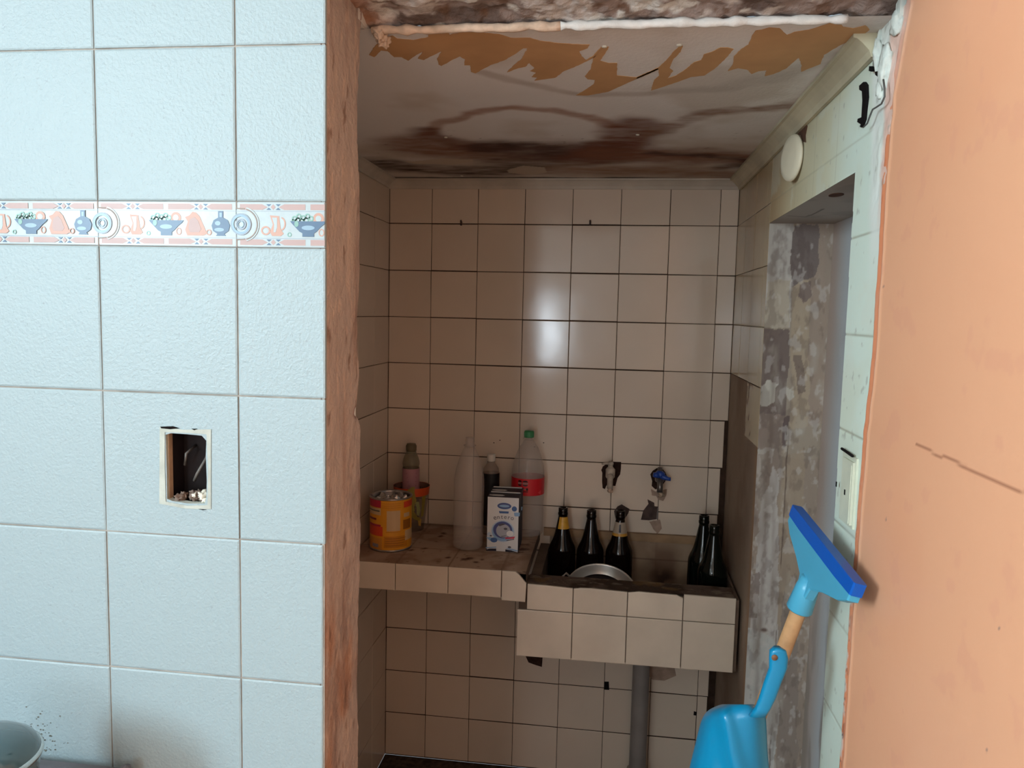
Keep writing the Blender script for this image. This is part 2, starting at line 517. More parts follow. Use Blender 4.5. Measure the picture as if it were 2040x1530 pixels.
# ---- decorated border tiles (listello)
pink = mat('faded_pink_print', (168, 142, 138), 0.4); pink2 = mat('soft_terracotta_print', (182, 142, 126), 0.4)
blue1 = mat('blue_print', (66, 94, 124), 0.35); blue2 = mat('pale_blue_print', (128, 158, 180), 0.35); green1 = mat('green_print', (116, 160, 150), 0.35)
bone = mat('listello_ground', (164, 178, 183), 0.3, bump=0.2, bscale=60); greyp = mat('grey_print', (134, 146, 160), 0.35); line = mat('listello_joint', (150, 140, 134), 0.8)
LM = [bone, pink, pink2, blue1, blue2, green1, greyp, line, M['grout_front']]
mb = MB(); LZ0, LZ1 = FZ - 0.2 - LH, FZ - 0.2


def Lp(P, x0, mi, h=0.0005):       # P in tile units (0..200 mm, 0..60 mm from the bottom)
    Q = [(min(x0 + u / 1000.0, EXO), LZ0 + v / 1000.0) for u, v in P]
    if min(q[0] for q in Q) >= EXO - 1e-5: return
    R_ = [Q[0]]
    for q in Q[1:]:
        if abs(q[0] - R_[-1][0]) + abs(q[1] - R_[-1][1]) > 1e-6: R_.append(q)
    if len(R_) > 2: mb.prism(FR_FRONT, R_, 0.0, h, mi)


def ell(cx, cy, rx, ry, n=20): return [(cx + rx * math.cos(2 * math.pi * k / n), cy + ry * math.sin(2 * math.pi * k / n)) for k in range(n)]


def ring(x0, cx, cy, rx, ry, w, mi, h, a0=0, a1=360, n=24):
    A = [math.radians(a0 + (a1 - a0) * k / n) for k in range(n + 1)]
    for k in range(n):
        P = [(cx + rx * math.cos(A[k]), cy + ry * math.sin(A[k])), (cx + rx * math.cos(A[k + 1]), cy + ry * math.sin(A[k + 1])),
             (cx + (rx - w) * math.cos(A[k + 1]), cy + (ry - w) * math.sin(A[k + 1])), (cx + (rx - w) * math.cos(A[k]), cy + (ry - w) * math.sin(A[k]))]
        Lp(P, x0, mi, h)


for t in range(-5, 2):
    x0 = FX + 0.2 * t
    tile(mb, FR_FRONT, x0, min(x0 + 0.2, EXO), LZ0, LZ1, 0, g=0.0, bev=0.001, depth=0.006)
    for vb in (3, 49):
        for ub in (2, 100):
            Lp([(ub + 3, vb), (ub + 34, vb), (ub + 42, vb + 3.5), (ub + 34, vb + 7.5), (ub + 3, vb + 7.5)], x0, 1)
            Lp([(ub + 94, vb), (ub + 65, vb), (ub + 57, vb + 3.5), (ub + 65, vb + 7.5), (ub + 94, vb + 7.5)], x0, 1)
            for sx in (44, 57):
                Lp([(ub + sx - 4, vb), (ub + sx + 3, vb), (ub + sx - 0.5, vb + 3)], x0, 3); Lp([(ub + sx - 4, vb + 7.5), (ub + sx - .5, vb + 4.5), (ub + sx + 3, vb + 7.5)], x0, 3)
            Lp([(ub + 49.5, vb), (ub + 53, vb + 3.7), (ub + 49.5, vb + 7.5), (ub + 46, vb + 3.7)], x0, 1)
    Lp([(0, 47), (200, 47), (200, 47.7), (0, 47.7)], x0, 6, 0.0003); Lp([(0, 11.5), (200, 11.5), (200, 12.2), (0, 12.2)], x0, 6, 0.0003)
    # joint with the half round nose
    ring(x0, 10, 30, 20, 20.5, 1.5, 7, 0.0009, -78, 78, 26)
    ring(x0, 10, 30, 22.2, 22.6, 1.6, 0, 0.0012, -78, 78, 26)
    Lp([(-.5, 50), (1, 50), (12, 49.5), (12, 51), (1, 51.6), (1, 60), (-.5, 60)], x0, 7, 0.0009)
    Lp([(-.5, 0), (1, 0), (1, 9), (12, 10), (12, 11.2), (1, 10.6), (-.5, 10.6)], x0, 7, 0.0009)
    # cherries + jug
    ring(x0, 41, 22, 6.5, 6, 2.2, 2, 0.0007); 
    Lp([(47, 42), (60, 41), (60, 38), (62, 24), (66, 18), (62, 15), (50, 15), (47, 20), (51, 30)], x0, 2, 0.0006)
    Lp([(50, 39), (57, 39), (57, 26), (55, 20), (52, 20), (53, 30)], x0, 0, 0.0008)
    ring(x0, 62, 31, 7, 9, 2, 2, 0.0007, -80, 80, 14)
    ring(x0, 74, 17, 3, 3, 1.2, 5, 0.0007)
    # bowl with grapes and an orange
    for gx, gy in ((81, 38), (87, 41), (93, 39), (99, 41), (104, 38), (86, 36), (97, 36), (80, 34), (91, 35), (84, 30)): ring(x0, gx, gy, 3.6, 3.6, 1.7, 5, 0.0008, 0, 360, 12)
    Lp(ell(114, 38, 7.5, 7.5), x0, 2, 0.0006); Lp(ell(114, 38, 4, 4), x0, 0, 0.0008)
    Lp([(75, 34.5), (125, 34.5), (123, 31.5), (117, 27), (111, 21), (108, 19), (108, 14.5), (92, 14.5), (92, 19), (88, 21), (82, 27), (78, 31)], x0, 3, 0.0010)
    Lp(ell(100, 26, 9, 3), x0, 4, 0.0012); Lp(ell(84, 31, 3, 4), x0, 5, 0.0013)
    ring(x0, 118, 20, 4, 5, 1.4, 2, 0.0007)
    # kettle + cherry
    Lp([(127, 39), (133, 41), (138, 46), (143, 45), (148, 40), (155, 25), (158, 17), (153, 14.5), (130, 14.5), (127, 22), (131, 33)], x0, 2, 0.0006)
    Lp([(134, 36), (141, 39), (146, 34), (150, 23), (147, 19), (134, 19), (132, 24)], x0, 1, 0.0008)
    ring(x0, 161, 19, 4, 4, 1.6, 2, 0.0009)
    # vase
    Lp([(174.5, 47), (181.5, 47), (181.5, 38.5), (188, 35), (191, 28), (189, 21), (183, 17), (185, 14.5), (171, 14.5), (173, 17), (167, 21), (165, 28), (168, 35), (174.5, 38.5)], x0, 3, 0.0010)
    Lp([(176.5, 45), (180, 45), (180, 39), (176.5, 39)], x0, 4, 0.0012); Lp(ell(176, 22.5, 7, 2.5), x0, 4, 0.0012); Lp(ell(174, 31, 4, 3), x0, 4, 0.0012)
    # plate
    for k, (rr_, w_, m_) in enumerate(((14.5, 1.4, 6), (13, 3, 4), (7.5, 2.2, 6), (4.5, 1.0, 4))): ring(x0, 206.5, 30, rr_, rr_, w_, m_, 0.0014)
struct(mb.build('trim_1', LM))

# ---- electrical box (dark cavity) in the hole
bx0, bx1, bz0, bz1 = -0.613, -0.545, -0.277, -0.174
t = thing('electrical_box', 'open rectangular electrical box with dark inside, sunk in white tiled wall', 'electrical box', ((bx0 + bx1) / 2, YF + 0.05, bz0))
ox, oy, oz = (bx0 + bx1) / 2, YF + 0.05, bz0
mb = MB()
y0, y1 = YF + 0.004 - oy, YF + 0.052 - oy
X0, X1, Z0, Z1 = bx0 - ox, bx1 - ox, 0.0, bz1 - oz
mb.add([(X0, y1, Z0), (X1, y1, Z0), (X1, y1, Z1), (X0, y1, Z1), (X0, y0, Z0), (X1, y0, Z0), (X1, y0, Z1), (X0, y0, Z1)],
       [(0, 1, 2, 3), (0, 4, 5, 1), (1, 5, 6, 2), (2, 6, 7, 3), (3, 7, 4, 0)])
mb.build('box_shell', mat('dark_box_plastic', (40, 32, 36), 0.6, var=0.5, vscale=40), t, fix=False)
mb = MB(); mb.tube([(0.010, 0.0, 0.078), (0.012, -0.02, 0.06), (0.004, -0.03, 0.04), (-0.006, -0.02, 0.028)], 0.0022, 8); mb.tube([(-0.015, 0, 0.075), (-0.012, -0.03, 0.068), (-0.02, -0.02, 0.05)], 0.002, 8)
mb.build('wire', mat('grey_cable', (96, 92, 88), 0.5), t)
mb = MB(); mb.tube([(0.031, -0.01, 0.088), (0.0315, -0.035, 0.07), (0.029, -0.04, 0.05), (0.026, -0.038, 0.038)], [0.0022, .003, .003, .0022], 8)
mb.build('wire', mat('magenta_cable', (170, 90, 120), 0.5), t)
mb = MB()
for k in range(9): mb.blob((random.uniform(-.02, .028), random.uniform(-.042, -.02), 0.004 + random.uniform(0, .008)), random.uniform(.004, .0075), 0, k * 3.3, 0.8)
mb.blob((0.018, -.040, .012), .006, 1, 5, 0.9); mb.blob((0.004, -.038, .011), .003, 1, 15, 0.9); mb.blob((0.022, -.041, .006), .004, 1, 25, 0.9)
mb.build('plaster_rubble', [mat('grey_rubble', (120, 104, 94), 0.95, bump=1), M['offwhite']], t)
mb = MB(); mb.box((X0 + .002, y0 + .001, 0.004), (X0 + .0055, y0 + .010, Z1 - .002)); mb.build('side_edge', mat('tan_cement_edge', (176, 148, 122), 0.9, var=0.3, vscale=50), t)

# ---- rough jamb of the opening (left reveal)
jz = np.array([-1.6, -0.705, -0.6, -0.457, -0.3, -0.219, -0.185, -0.15, -0.10, -0.018, 0.06, 0.123, 0.23, 0.30, 0.375, 0.45])
jy = np.array([1.127, 1.127, 1.122, 1.128, 1.130, 1.130, 1.131, 1.112, 1.124, 1.113, 1.122, 1.124, 1.110, 1.110, 1.121, 1.13])


def jamb_edge(U, V):
    t_ = (U - 0.984) / (1.124 - 0.984)
    e = np.interp(V, jz, jy) + 0.0035 * (fbm(V, V * 0, 60, 5) - 0.5) * 2
    return 0.984 + t_ * (e - 0.984), V


def jamb_col(U, V):
    c = np.zeros(U.shape + (3,)) + lin((186, 168, 158))
    n1 = fbm(U * 3.0, V * 0.8, 14, 1); n2 = fbm(U * 3, V, 30, 2); n3 = fbm(U * 2, V * .35, 16, 3)
    c = mixc(c, (196, 174, 160), sst(.5, .75, n1) * .8)
    c = mixc(c, (160, 128, 114), sst(.5, .8, n3) * .7)
    c = mixc(c, (178, 124, 92), sst(.45, .75, fbm(U * 2, V, 9, 8)) * sst(-.35, -.5, V) * .75)
    c = mixc(c, (148, 126, 118), sst(.55, .75, fbm(U * 3, V * .6, 12, 11)) * .6)
    c = mixc(c, (222, 192, 172), sst(.6, .8, n2) * .5)
    c = mixc(c, (126, 96, 82), sst(.68, .80, fbm(U * 4, V * 1.2, 22, 21)) * .7)
    c = mixc(c, (120, 40, 30), sst(.012, .004, np.abs(V + .155)) * sst(1.09, 1.11, U) * .8)
    c = mixc(c, (92, 68, 60), sst(.995, .985, U) * .8)
    return c


def jamb_h(U, V): return 0.004 * (fbm(U, V * .5, 22, 4) - .5) + 0.0025 * (fbm(U, V, 90, 6) - .5) - 0.006 * sst(.995, .984, U) - .012 * sst(.012, 0, np.abs(V + .155)) * sst(1.10, 1.125, U)


FR_JAMB = F((EXO, 0, 0), (0, 1, 0), (0, 0, 1), (1, 0, 0))
j = paint_grid('wall_jamb', FR_JAMB, 0.984, 1.124, ZFL, 0.47, (0.004, 0.004), jamb_col, jamb_h, M['paint_rough'], edge=jamb_edge)

# ---- broken underside of the beam over the opening
def sof_col(U, V):
    c = np.zeros(U.shape + (3,)) + lin((150, 136, 130))
    c = mixc(c, (104, 90, 84), sst(.50, .66, fbm(U, V * 1.6, 16, 31)))
    c = mixc(c, (200, 194, 190), sst(.57, .66, fbm(U, V * 1.4, 20, 34)) * .9)
    c = mixc(c, (214, 214, 210), sst(.64, .70, fbm(U, V * 1.3, 26, 39)) * .9)
    c = mixc(c, (104, 76, 56), sst(.62, .7, fbm(U, V, 30, 44)) * .7)
    c = mixc(c, (170, 128, 104), sst(-.33, -.38, U) * .8)
    return c


def sof_h(U, V): return 0.016 * (fbm(U, V, 24, 32) - .5) + 0.008 * (fbm(U, V, 80, 36) - .5) - 0.012 + .01 * sst(1.12, 1.16, V)


FR_SOF = F((0, 0, 0.418), (1, 0, 0), (0, 1, 0), (0, 0, -1))
paint_grid('wall_beam', FR_SOF, EXO, XR + 0.05, 0.96, 1.165, (0.0035, 0.0035), sof_col, sof_h, M['paint_rough'])

# ---- niche ceiling
stains = [  # (pixel points, half width m, softness m, colour, strength, noise)
    ([(850, 268), (872, 246), (930, 226), (1010, 216), (1100, 217), (1170, 230), (1222, 254)], 0.006, 0.022, (150, 100, 70), 0.75, 0.5),
    ([(845, 262), (855, 272), (900, 282), (960, 296)], 0.012, 0.045, (104, 54, 34), 0.9, 0.5),
    ([(850, 292), (920, 300), (1000, 302), (1100, 304), (1200, 306)], 0.05, 0.13, (128, 82, 60), 0.95, 0.7),
    ([(985, 294), (1060, 298), (1120, 304), (1200, 300)], 0.035, 0.09, (70, 42, 32), 1.0, 0.6),
    ([(1000, 318), (1100, 322), (1200, 318)], 0.03, 0.09, (84, 54, 42), 0.8, 0.9),
    ([(1160, 318), (1260, 312), (1360, 322)], 0.03, 0.09, (124, 72, 48), 0.7, 0.8),
    ([(1180, 300), (1240, 285), (1262, 262), (1270, 250)], 0.03, 0.07, (116, 64, 42), 1.0, 0.6),
    ([(1200, 306), (1300, 306), (1400, 312), (1500, 318)], 0.03, 0.09, (132, 84, 60), 0.95, 0.7),
    ([(1290, 302), (1400, 311), (1490, 320)], 0.005, 0.03, (66, 36, 24), 0.8, 0.6),
    ([(1430, 335), (1480, 326), (1500, 322)], 0.01, 0.04, (72, 38, 26), 0.8, 0.6),
    ([(740, 326), (800, 334), (870, 338), (960, 342), (1040, 336)], 0.04, 0.09, (78, 58, 48), 1.0, 0.9),
    ([(1120, 340), (1200, 342), (1300, 340), (1460, 350)], 0.02, 0.10, (140, 98, 70), 0.8, 0.7),
    ([(1285, 268), (1330, 252), (1370, 238), (1420, 224), (1500, 216), (1600, 208)], 0.010, 0.030, (134, 96, 74), 0.85, 1.2),
    ([(960, 140), (1020, 160), (1100, 178), (1180, 188), (1300, 188)], 0.006, 0.016, (168, 152, 140), 0.55, 0.4),
    ([(1330, 186), (1450, 170), (1560, 150), (1650, 120)], 0.010, 0.03, (170, 160, 152), 0.5, 0.8),
]
ST = [(pC(p), hw, so, c, s, nz) for p, hw, so, c, s, nz in stains]
WH = [pC([(800, 322), (880, 316), (940, 318), (945, 322), (900, 328), (830, 326)]), pC([(1010, 338), (1040, 330), (1085, 334), (1095, 344), (1060, 348), (1015, 344)])]


def ceil_col(U, V):
    c = np.zeros(U.shape + (3,)) + lin((228, 224, 222))
    n = fbm(U, V, 5, 50)
    c = mixc(c, (196, 184, 172), sst(.45, .7, n) * .6)
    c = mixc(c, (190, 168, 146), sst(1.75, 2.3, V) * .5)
    du = (fbm(U, V, 9, 51) - .5) * .09; dv = (fbm(U, V, 9, 52) - .5) * .11
    for P, hw, so, col, s, nz in ST:
        d, t_ = seg_dist(U + du * min(nz, .8), V + dv * min(nz, .8), P)
        k = fbm(U * .6, V * 1.6, 30, 53)
        a = sst(hw + so, hw, d) * (1 - nz * .6 + nz * 1.1 * (k - .2))
        c = mixc(c, col, np.clip(a * s, 0, 1))
    for P in WH:
        m_ = in_poly(U + du * .3, V + dv * .3, P); c = mixc(c, (196, 178, 160), m_ * .85)
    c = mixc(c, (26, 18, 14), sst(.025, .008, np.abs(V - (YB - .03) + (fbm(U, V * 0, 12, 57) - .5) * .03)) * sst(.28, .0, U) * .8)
    sp = vnoise(U * 180, V * 180, 59)
    c = mixc(c, (90, 66, 52), sst(.94, .97, sp) * sst(1.75, 1.9, V) * sst(2.15, 2.0, V) * .7)
    return c


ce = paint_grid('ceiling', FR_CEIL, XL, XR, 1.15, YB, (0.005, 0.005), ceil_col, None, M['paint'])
A = [(120, 370), (160, 310), (220, 255), (280, 240), (310, 260), (420, 270), (520, 250), (530, 205), (600, 198), (660, 200), (665, 235), (760, 215), (880, 220), (1000, 230), (1080, 255), (1210, 255), (1280, 275), (1400, 290), (1560, 300), (1615, 300), (1600, 325), (1545, 345), (1560, 380), (1590, 405), (1640, 375), (1700, 308), (1706, 314), (1650, 385), (1540, 440), (1440, 480), (1380, 525), (1240, 545), (1260, 525), (1220, 520), (1250, 490), (1210, 480), (1240, 460), (1205, 425), (1180, 450), (1130, 460), (1055, 488), (1100, 440), (1150, 400), (1195, 325), (1165, 325), (1100, 370), (1040, 405), (940, 440), (840, 495), (810, 485), (805, 440), (765, 440), (770, 400), (735, 380), (690, 400), (610, 445), (590, 435), (580, 395), (615, 340), (560, 370), (490, 405), (450, 395), (490, 345), (440, 370), (385, 410), (340, 385), (290, 385), (245, 345), (200, 340), (155, 385)]
B = [(1745, 315), (1700, 316), (1680, 350), (1640, 385), (1620, 470), (1580, 515), (1600, 535), (1650, 540), (1640, 570), (1580, 610), (1520, 645), (1600, 645), (1740, 620), (1850, 570), (1940, 530), (2080, 468), (2075, 458), (1930, 522), (1900, 520), (1800, 510), (1800, 425), (1740, 425), (1685, 410), (1720, 360)]
Cc = [(545, 310), (530, 305), (480, 350), (430, 410), (375, 458), (230, 525), (235, 532), (380, 470), (385, 510), (350, 540), (330, 612), (400, 590), (520, 550), (600, 520), (690, 510), (760, 465), (830, 400), (890, 330), (850, 320), (800, 320), (740, 350), (690, 365), (670, 405), (620, 420), (560, 470), (500, 510), (440, 530), (480, 480), (455, 460), (480, 400), (530, 350)]
D = [(1040, 205), (1010, 250), (990, 300), (940, 330), (890, 380), (885, 430), (850, 480), (920, 460), (980, 470), (1010, 500), (1060, 480), (1110, 475), (1100, 515), (1160, 500), (1240, 465), (1330, 390), (1350, 440), (1345, 485), (1420, 455), (1480, 430), (1500, 370), (1600, 310), (1700, 260), (1760, 235), (1810, 200), (1780, 170), (1700, 190), (1630, 180), (1600, 140), (1560, 150), (1480, 175), (1400, 200), (1300, 215), (1250, 235), (1200, 190), (1130, 185), (1080, 200)]


def jag(P, amp, seed):
    r_ = random.Random(seed); out = []
    for i in range(len(P)):
        a = P[i]; b = P[(i + 1) % len(P)]; L_ = math.hypot(b[0] - a[0], b[1] - a[1]); n_ = max(1, int(L_ / .006))
        out.append(a)
        for k in range(1, n_):
            t_ = k / n_; out.append((a[0] + (b[0] - a[0]) * t_ + r_.uniform(-amp, amp), a[1] + (b[1] - a[1]) * t_ + r_.uniform(-amp, amp)))
    return out


mb = MB()


def clampR(P): return [(min(p[0], XR - 0.002), p[1]) for p in P]


mb.prism(FR_CEIL, jag(pC(A, 700, 0, 3.4), .0007, 1), 0, .0006); mb.prism(FR_CEIL, jag(pC(B, 700, 0, 3.4), .0006, 2), 0, .0006)
mb.prism(FR_CEIL, jag(pC(Cc, 1200, 0, 3.4), .0006, 3), 0, .0006); mb.prism(FR_CEIL, jag(clampR(pC(D, 1200, 0, 3.4)), .0007, 4), 0, .0006)
# screw heads in the stained board
for px, py in ((888, 273), (1270, 268), (1204, 92), (1353, 89), (920, 350)):
    p = on_z(px, py, ZC); mb.lathe([(0.0, 0.0), (.0045, 0), (.004, -.0018), (0, -.0022)], 12, 1, (p[0], p[1], ZC))
b2 = mb.build('torn', [M['board'], M['offwhite']])
join(ce, [b2]); ce['kind'] = 'structure'

# uneven paint lip at the front edge of the ceiling
mb = MB(); pts = []; rad = []
for k in range(90):
    x = -0.372 + (0.305 + 0.372) * k / 89
    pts.append((x, 1.152 + .003 * mnoise.noise(Vector((x * 20, 0, 0))), 0.4135 - .002 * mnoise.noise(Vector((x * 33, 3, 0))))); rad.append(.0062 + .0030 * mnoise.noise(Vector((x * 55, 7, 0))) + .0012 * mnoise.noise(Vector((x * 190, 7, 0))))
n1 = 38
mb.tube(pts[:n1], rad[:n1], 8, 0); mb.tube(pts[n1 - 1:], rad[n1 - 1:], 8, 1)
for k in range(4): mb.blob((-.366 + .010 * random.random(), 1.150 + k * .006, .409 - k * .002), .008, 0, k * 1.3, .8)
struct(mb.build('trim_2', [mat('peach_plaster_lip', (224, 196, 172), .9, var=.3, vscale=60, bump=1.2), mat('white_plaster_lip', (228, 226, 222), .9, var=.15, vscale=60, bump=1.2)]))

# ---- back wall of old cream tiles
BX, BZ = -0.7381, 0.2781
mb = MB(); rng = random.Random(11)
us = [XL, BX + 0.15] + [BX + 0.15 * i for i in range(2, 8)] + [XR]
for j_ in range(-1, 13):
    v1 = BZ - 0.15 * j_; v0 = max(v1 - 0.15, ZFL)
    v1 = min(v1, 0.40)
    for i in range(len(us) - 1):
        u0, u1 = us[i], us[i + 1]
        if i == len(us) - 2:
            if j_ >= 4: u1 = XR - 0.010 - 0.002 * (j_ - 4)
            if j_ in (5, 6, 7): u1 -= .004
        tile(mb, FR_BACK, u0, u1, v0, v1, 0, g=0.0008, gv=rng.uniform(.0008, .0019), bev=0.0013, tilt=0.006, rng=rng)
mb.prism(FR_BACK, [(XL, ZFL), (XR, ZFL), (XR, ZC), (XL, ZC)], -0.05, -0.0012, 1)
S4 = 9.565
hl = lambda P, sc=S4, ox=1180, oy=900: pB(P, ox, oy, sc)
mb.prism(FR_BACK, hl([(170, 350), (200, 280), (330, 185), (420, 190), (550, 195), (545, 330), (530, 430), (480, 500), (465, 560), (440, 650), (270, 640), (240, 710), (195, 690), (185, 560), (190, 400)]), 0, .0010, 2)
mb.prism(FR_BACK, hl([(1105, 430), (1150, 360), (1230, 310), (1330, 320), (1390, 390), (1425, 470), (1390, 560), (1330, 640), (1260, 700), (1200, 715), (1130, 650), (1140, 560)]), 0, .0010, 2)
mb.prism(FR_BACK, hl([(415, 1130), (480, 1040), (560, 1000), (640, 1050), (710, 1090), (690, 1160), (650, 1230), (580, 1280), (440, 1275)]), 0, .0010, 6)
mb.prism(FR_BACK, hl([(1050, 905), (1180, 970), (1185, 1035), (1250, 1045), (1240, 1180), (1215, 1285), (1080, 1305), (925, 1295), (970, 1120), (1040, 1030), (1070, 990)]), 0, .0010, 6)
hs = lambda P: pB(P, 1000, 900, 3.923)
mb.prism(FR_BACK, jag(hs([(1165, 290), (1200, 310), (1290, 290), (1285, 340), (1260, 385), (1225, 375), (1205, 345), (1170, 340)]), .0008, 21), 0, .0006, 5)
mb.prism(FR_BACK, jag(hs([(1150, 545), (1235, 530), (1250, 600), (1215, 640), (1180, 600)]), .0008, 22), 0, .0006, 5)
mb.prism(FR_BACK, hl([(1240, 1060), (1262, 1070), (1250, 1280), (1215, 1285)]), 0, .0014, 4)
S8 = 2.55
mb.prism(FR_BACK, hl([(885, 400), (972, 402), (968, 455), (935, 445), (900, 432)], S8, 700, 1150), 0, .0010, 2)
mb.prism(FR_BACK, hl([(1284, 530), (1308, 530), (1310, 572), (1283, 570)], S8, 700, 1150), 0, .0010, 3)
mb.prism(FR_BACK, hl([(1490, 440), (1640, 450), (1650, 500), (1590, 525), (1530, 520), (1500, 490)], S8, 700, 1150), 0, .0008, 5)
mb.prism(FR_BACK, hl([(1740, 680), (1755, 685), (1752, 702), (1738, 700)], S8, 700, 1150), 0, .0010, 3)
for (px, py) in ((996, 877), (984, 882), (1083, 882), (1565 - 500, 890)):
    p = on_y(px, py, YB); mb.prism(FR_BACK, [(p[0] + .0022 * math.cos(a), p[2] + .0016 * math.sin(a)) for a in np.linspace(0, 2 * math.pi, 8)[:-1]], 0, .001, 3)
wb = struct(mb.build('wall_back', [M['old_tile'], M['grout_dark'], M['hole'], M['black'], mat('grey_mortar_edge', (120, 110, 106), .9), mat('brown_damp_mark', (176, 148, 130), .6, var=.3, vscale=40), mat('grey_brown_mortar_hole', (92, 76, 72), .95, .1, var=.4, vscale=50)]))

# ---- left wall of the niche
mb = MB(); rng = random.Random(12)
for j_ in range(-1, 13):
    v1 = min(BZ - 0.15 * j_, .40); v0 = max(BZ - 0.15 * (j_ + 1), ZFL)
    for i in range(9):
        u1 = YB - 0.15 * i; u0 = max(u1 - 0.15, YF + .137)
        if u1 - u0 < .01: continue
        tile(mb, FR_LEFT, u0, u1, v0, v1, 0, g=0.0008, bev=0.0013, tilt=0.004, rng=rng)
mb.prism(FR_LEFT, [(YF + .137, ZFL), (YB + .05, ZFL), (YB + .05, ZC), (YF + .137, ZC)], -0.05, -0.0012, 1)
struct(mb.build('wall_left', [M['old_tile'], M['grout_dark']]))

# ---- right wall: tiles at the far end, plaster over the doorway, painted strip, orange wall
RY_N, RY_F, RZT, RXD = 1.284, 1.952, 0.229, 0.515    # doorway near / far edge, top, depth
parts = []
mb = MB(); rng = random.Random(13)
for j_ in range(-1, 3):
    v1 = min(BZ - 0.15 * j_, .40); v0 = BZ - 0.15 * (j_ + 1)
    for (u0, u1) in ((RY_F, 1.998), (1.998, 2.148), (2.148, 2.298), (2.298, YB)):
        tile(mb, FR_RIGHT, u0, u1, v0, v1, 0, g=0.0007, bev=0.0012, tilt=0.004, rng=rng)
tile(mb, FR_RIGHT, RY_F, 2.148, -.322, -.172, 0, tilt=.004, rng=rng)
mb.prism(FR_RIGHT, [(RY_F + .004, ZFL), (YB + .05, ZFL), (YB + .05, ZC), (RY_F + .004, ZC)], -0.2, -0.0014, 1)
# doorway lining: top and back panel body, wall body behind
mb.box((XR + .003, RY_N, RZT + .004), (XR + .3, RY_F + .001, ZC + .05), 1)
mb.box((XR + .004, -2.4, ZFL), (XR + .35, RY_N - .001, RZ1), 1)
mb.box((XR + .004, RY_N - .002, RZT + .01), (XR + .3, YF + .18, RZ1), 1)
wr = mb.build('wall_right', [M['right_tile'], M['grout_dark']])


def low_col(U, V):
    c = np.zeros(U.shape + (3,)) + lin((150, 128, 110))
    c = mixc(c, (132, 108, 92), sst(.4, .7, fbm(U * 1.2, V * .8, 7, 70)) * .7)
    c = mixc(c, (166, 146, 128), sst(.5, .8, fbm(U, V, 9, 71)) * .5)
    c = mixc(c, (156, 112, 74), sst(RY_F + .05, RY_F, U) * .6)
    c = mixc(c, (110, 90, 78), sst(2.42, 2.446, U) * .5)
    return c


parts.append(paint_grid('low', FR_RIGHT, RY_F, YB, ZFL, -.1725, (.008, .008), low_col, lambda U, V: .002 * (fbm(U, V, 30, 72) - .5) - .0004, M['paint']))
HROW = [BZ - .15 * k for k in range(0, 12)]


def near_col(U, V):                       # cream wall tiles with plaster smears near the opening
    c = np.zeros(U.shape + (3,)) + lin((214, 228, 216))
    n = fbm(U, V, 8, 80)
    c = mixc(c, (208, 212, 190), sst(.4, .7, n) * .5)
    c = mixc(c, (206, 192, 154), sst(1.28, 1.5, U) * .7); c = mixc(c, (180, 148, 104), sst(1.45, 1.95, U) * .8)  # daylight falloff painted in: yellower, then browner, away from the opening
    # joints
    jd = np.min([np.abs(V - (h + .02 * 0)) for h in HROW], axis=0)
    c = mixc(c, (140, 134, 110), sst(.0022, .0008, jd) * np.where(V < .15, .65, .30))
    jv = np.min([np.abs(U - (1.998 - .15 * k)) for k in range(1, 5)], axis=0)
    c = mixc(c, (140, 130, 100), sst(.002, .0008, jv) * sst(RZT - .01, RZT + .01, V) * .35)
    # white plaster smear along the corner
    w = sst(.035, .0, U - 1.17 - .05 * (fbm(U, V, 10, 81) - .5) - .03 * sst(.05, .35, V)) * sst(.02, .16, V)
    c = mixc(c, (228, 232, 226), w * .95)
    c = mixc(c, (214, 220, 208), sst(.5, .62, fbm(U, V, 12, 84)) * .35)
    pk = sst(.018, .0, U - 1.150 - .012 * (fbm(U, V, 14, 82) - .5)) * sst(.10, .2, V)
    c = mixc(c, (226, 178, 160), pk * .8)
    # greyer towards the bottom of the strip
    c = mixc(c, (176, 186, 176), sst(-.3, -.5, V) * .3)
    sp = fbm(U, V, 60, 86); c = mixc(c, (150, 150, 140), sst(.74, .8, sp) * .5)
    return c


def near_h(U, V):
    jd = np.min([np.abs(V - h) for h in HROW], axis=0)
    h = -.0012 * sst(.0022, .0006, jd) * np.where(V < .15, 1, .4)
    w = sst(.05, .0, U - 1.17) * sst(.1, .2, V)
    return h + w * .006 * (fbm(U, V, 34, 88) - .45)


def nkeep(U, V):
    e = RY_N + .0035 * (fbm(V, V * 0, 14, 90) - .5) * 2 - .010 * sst(0.2, -.9, V)
    return ~((U > e) & (U < RY_F) & (V < RZT))


def nedge(U, V):
    e = RY_N + .0035 * (fbm(V, V * 0, 14, 90) - .5) * 2 - .010 * sst(0.2, -.9, V)
    return U, V


parts.append(paint_grid('near', FR_RIGHT, 1.10, RY_F, ZFL, ZC, (.0025, .003), near_col, near_h, M['paint_satin'], keep=nkeep))

# orange wall of the kitchen
orr = pR([(1830, 885), (1850, 895), (1875, 908), (1900, 915), (1925, 930), (1960, 945), (2000, 965), (2060, 985)])


def or_edge(U, V):
    e = np.interp(V, [-1.5, -.67, -.436, -.153, -.043, .168, .304, .40, .45], [1.176, 1.175, 1.174, 1.164, 1.150, 1.154, 1.150, 1.112, 1.10])
    e = e + .003 * (fbm(V, V * 0, 50, 95) - .5) * 2
    t_ = (U - .5) / .67
    return .5 + t_ * (e - .5), V


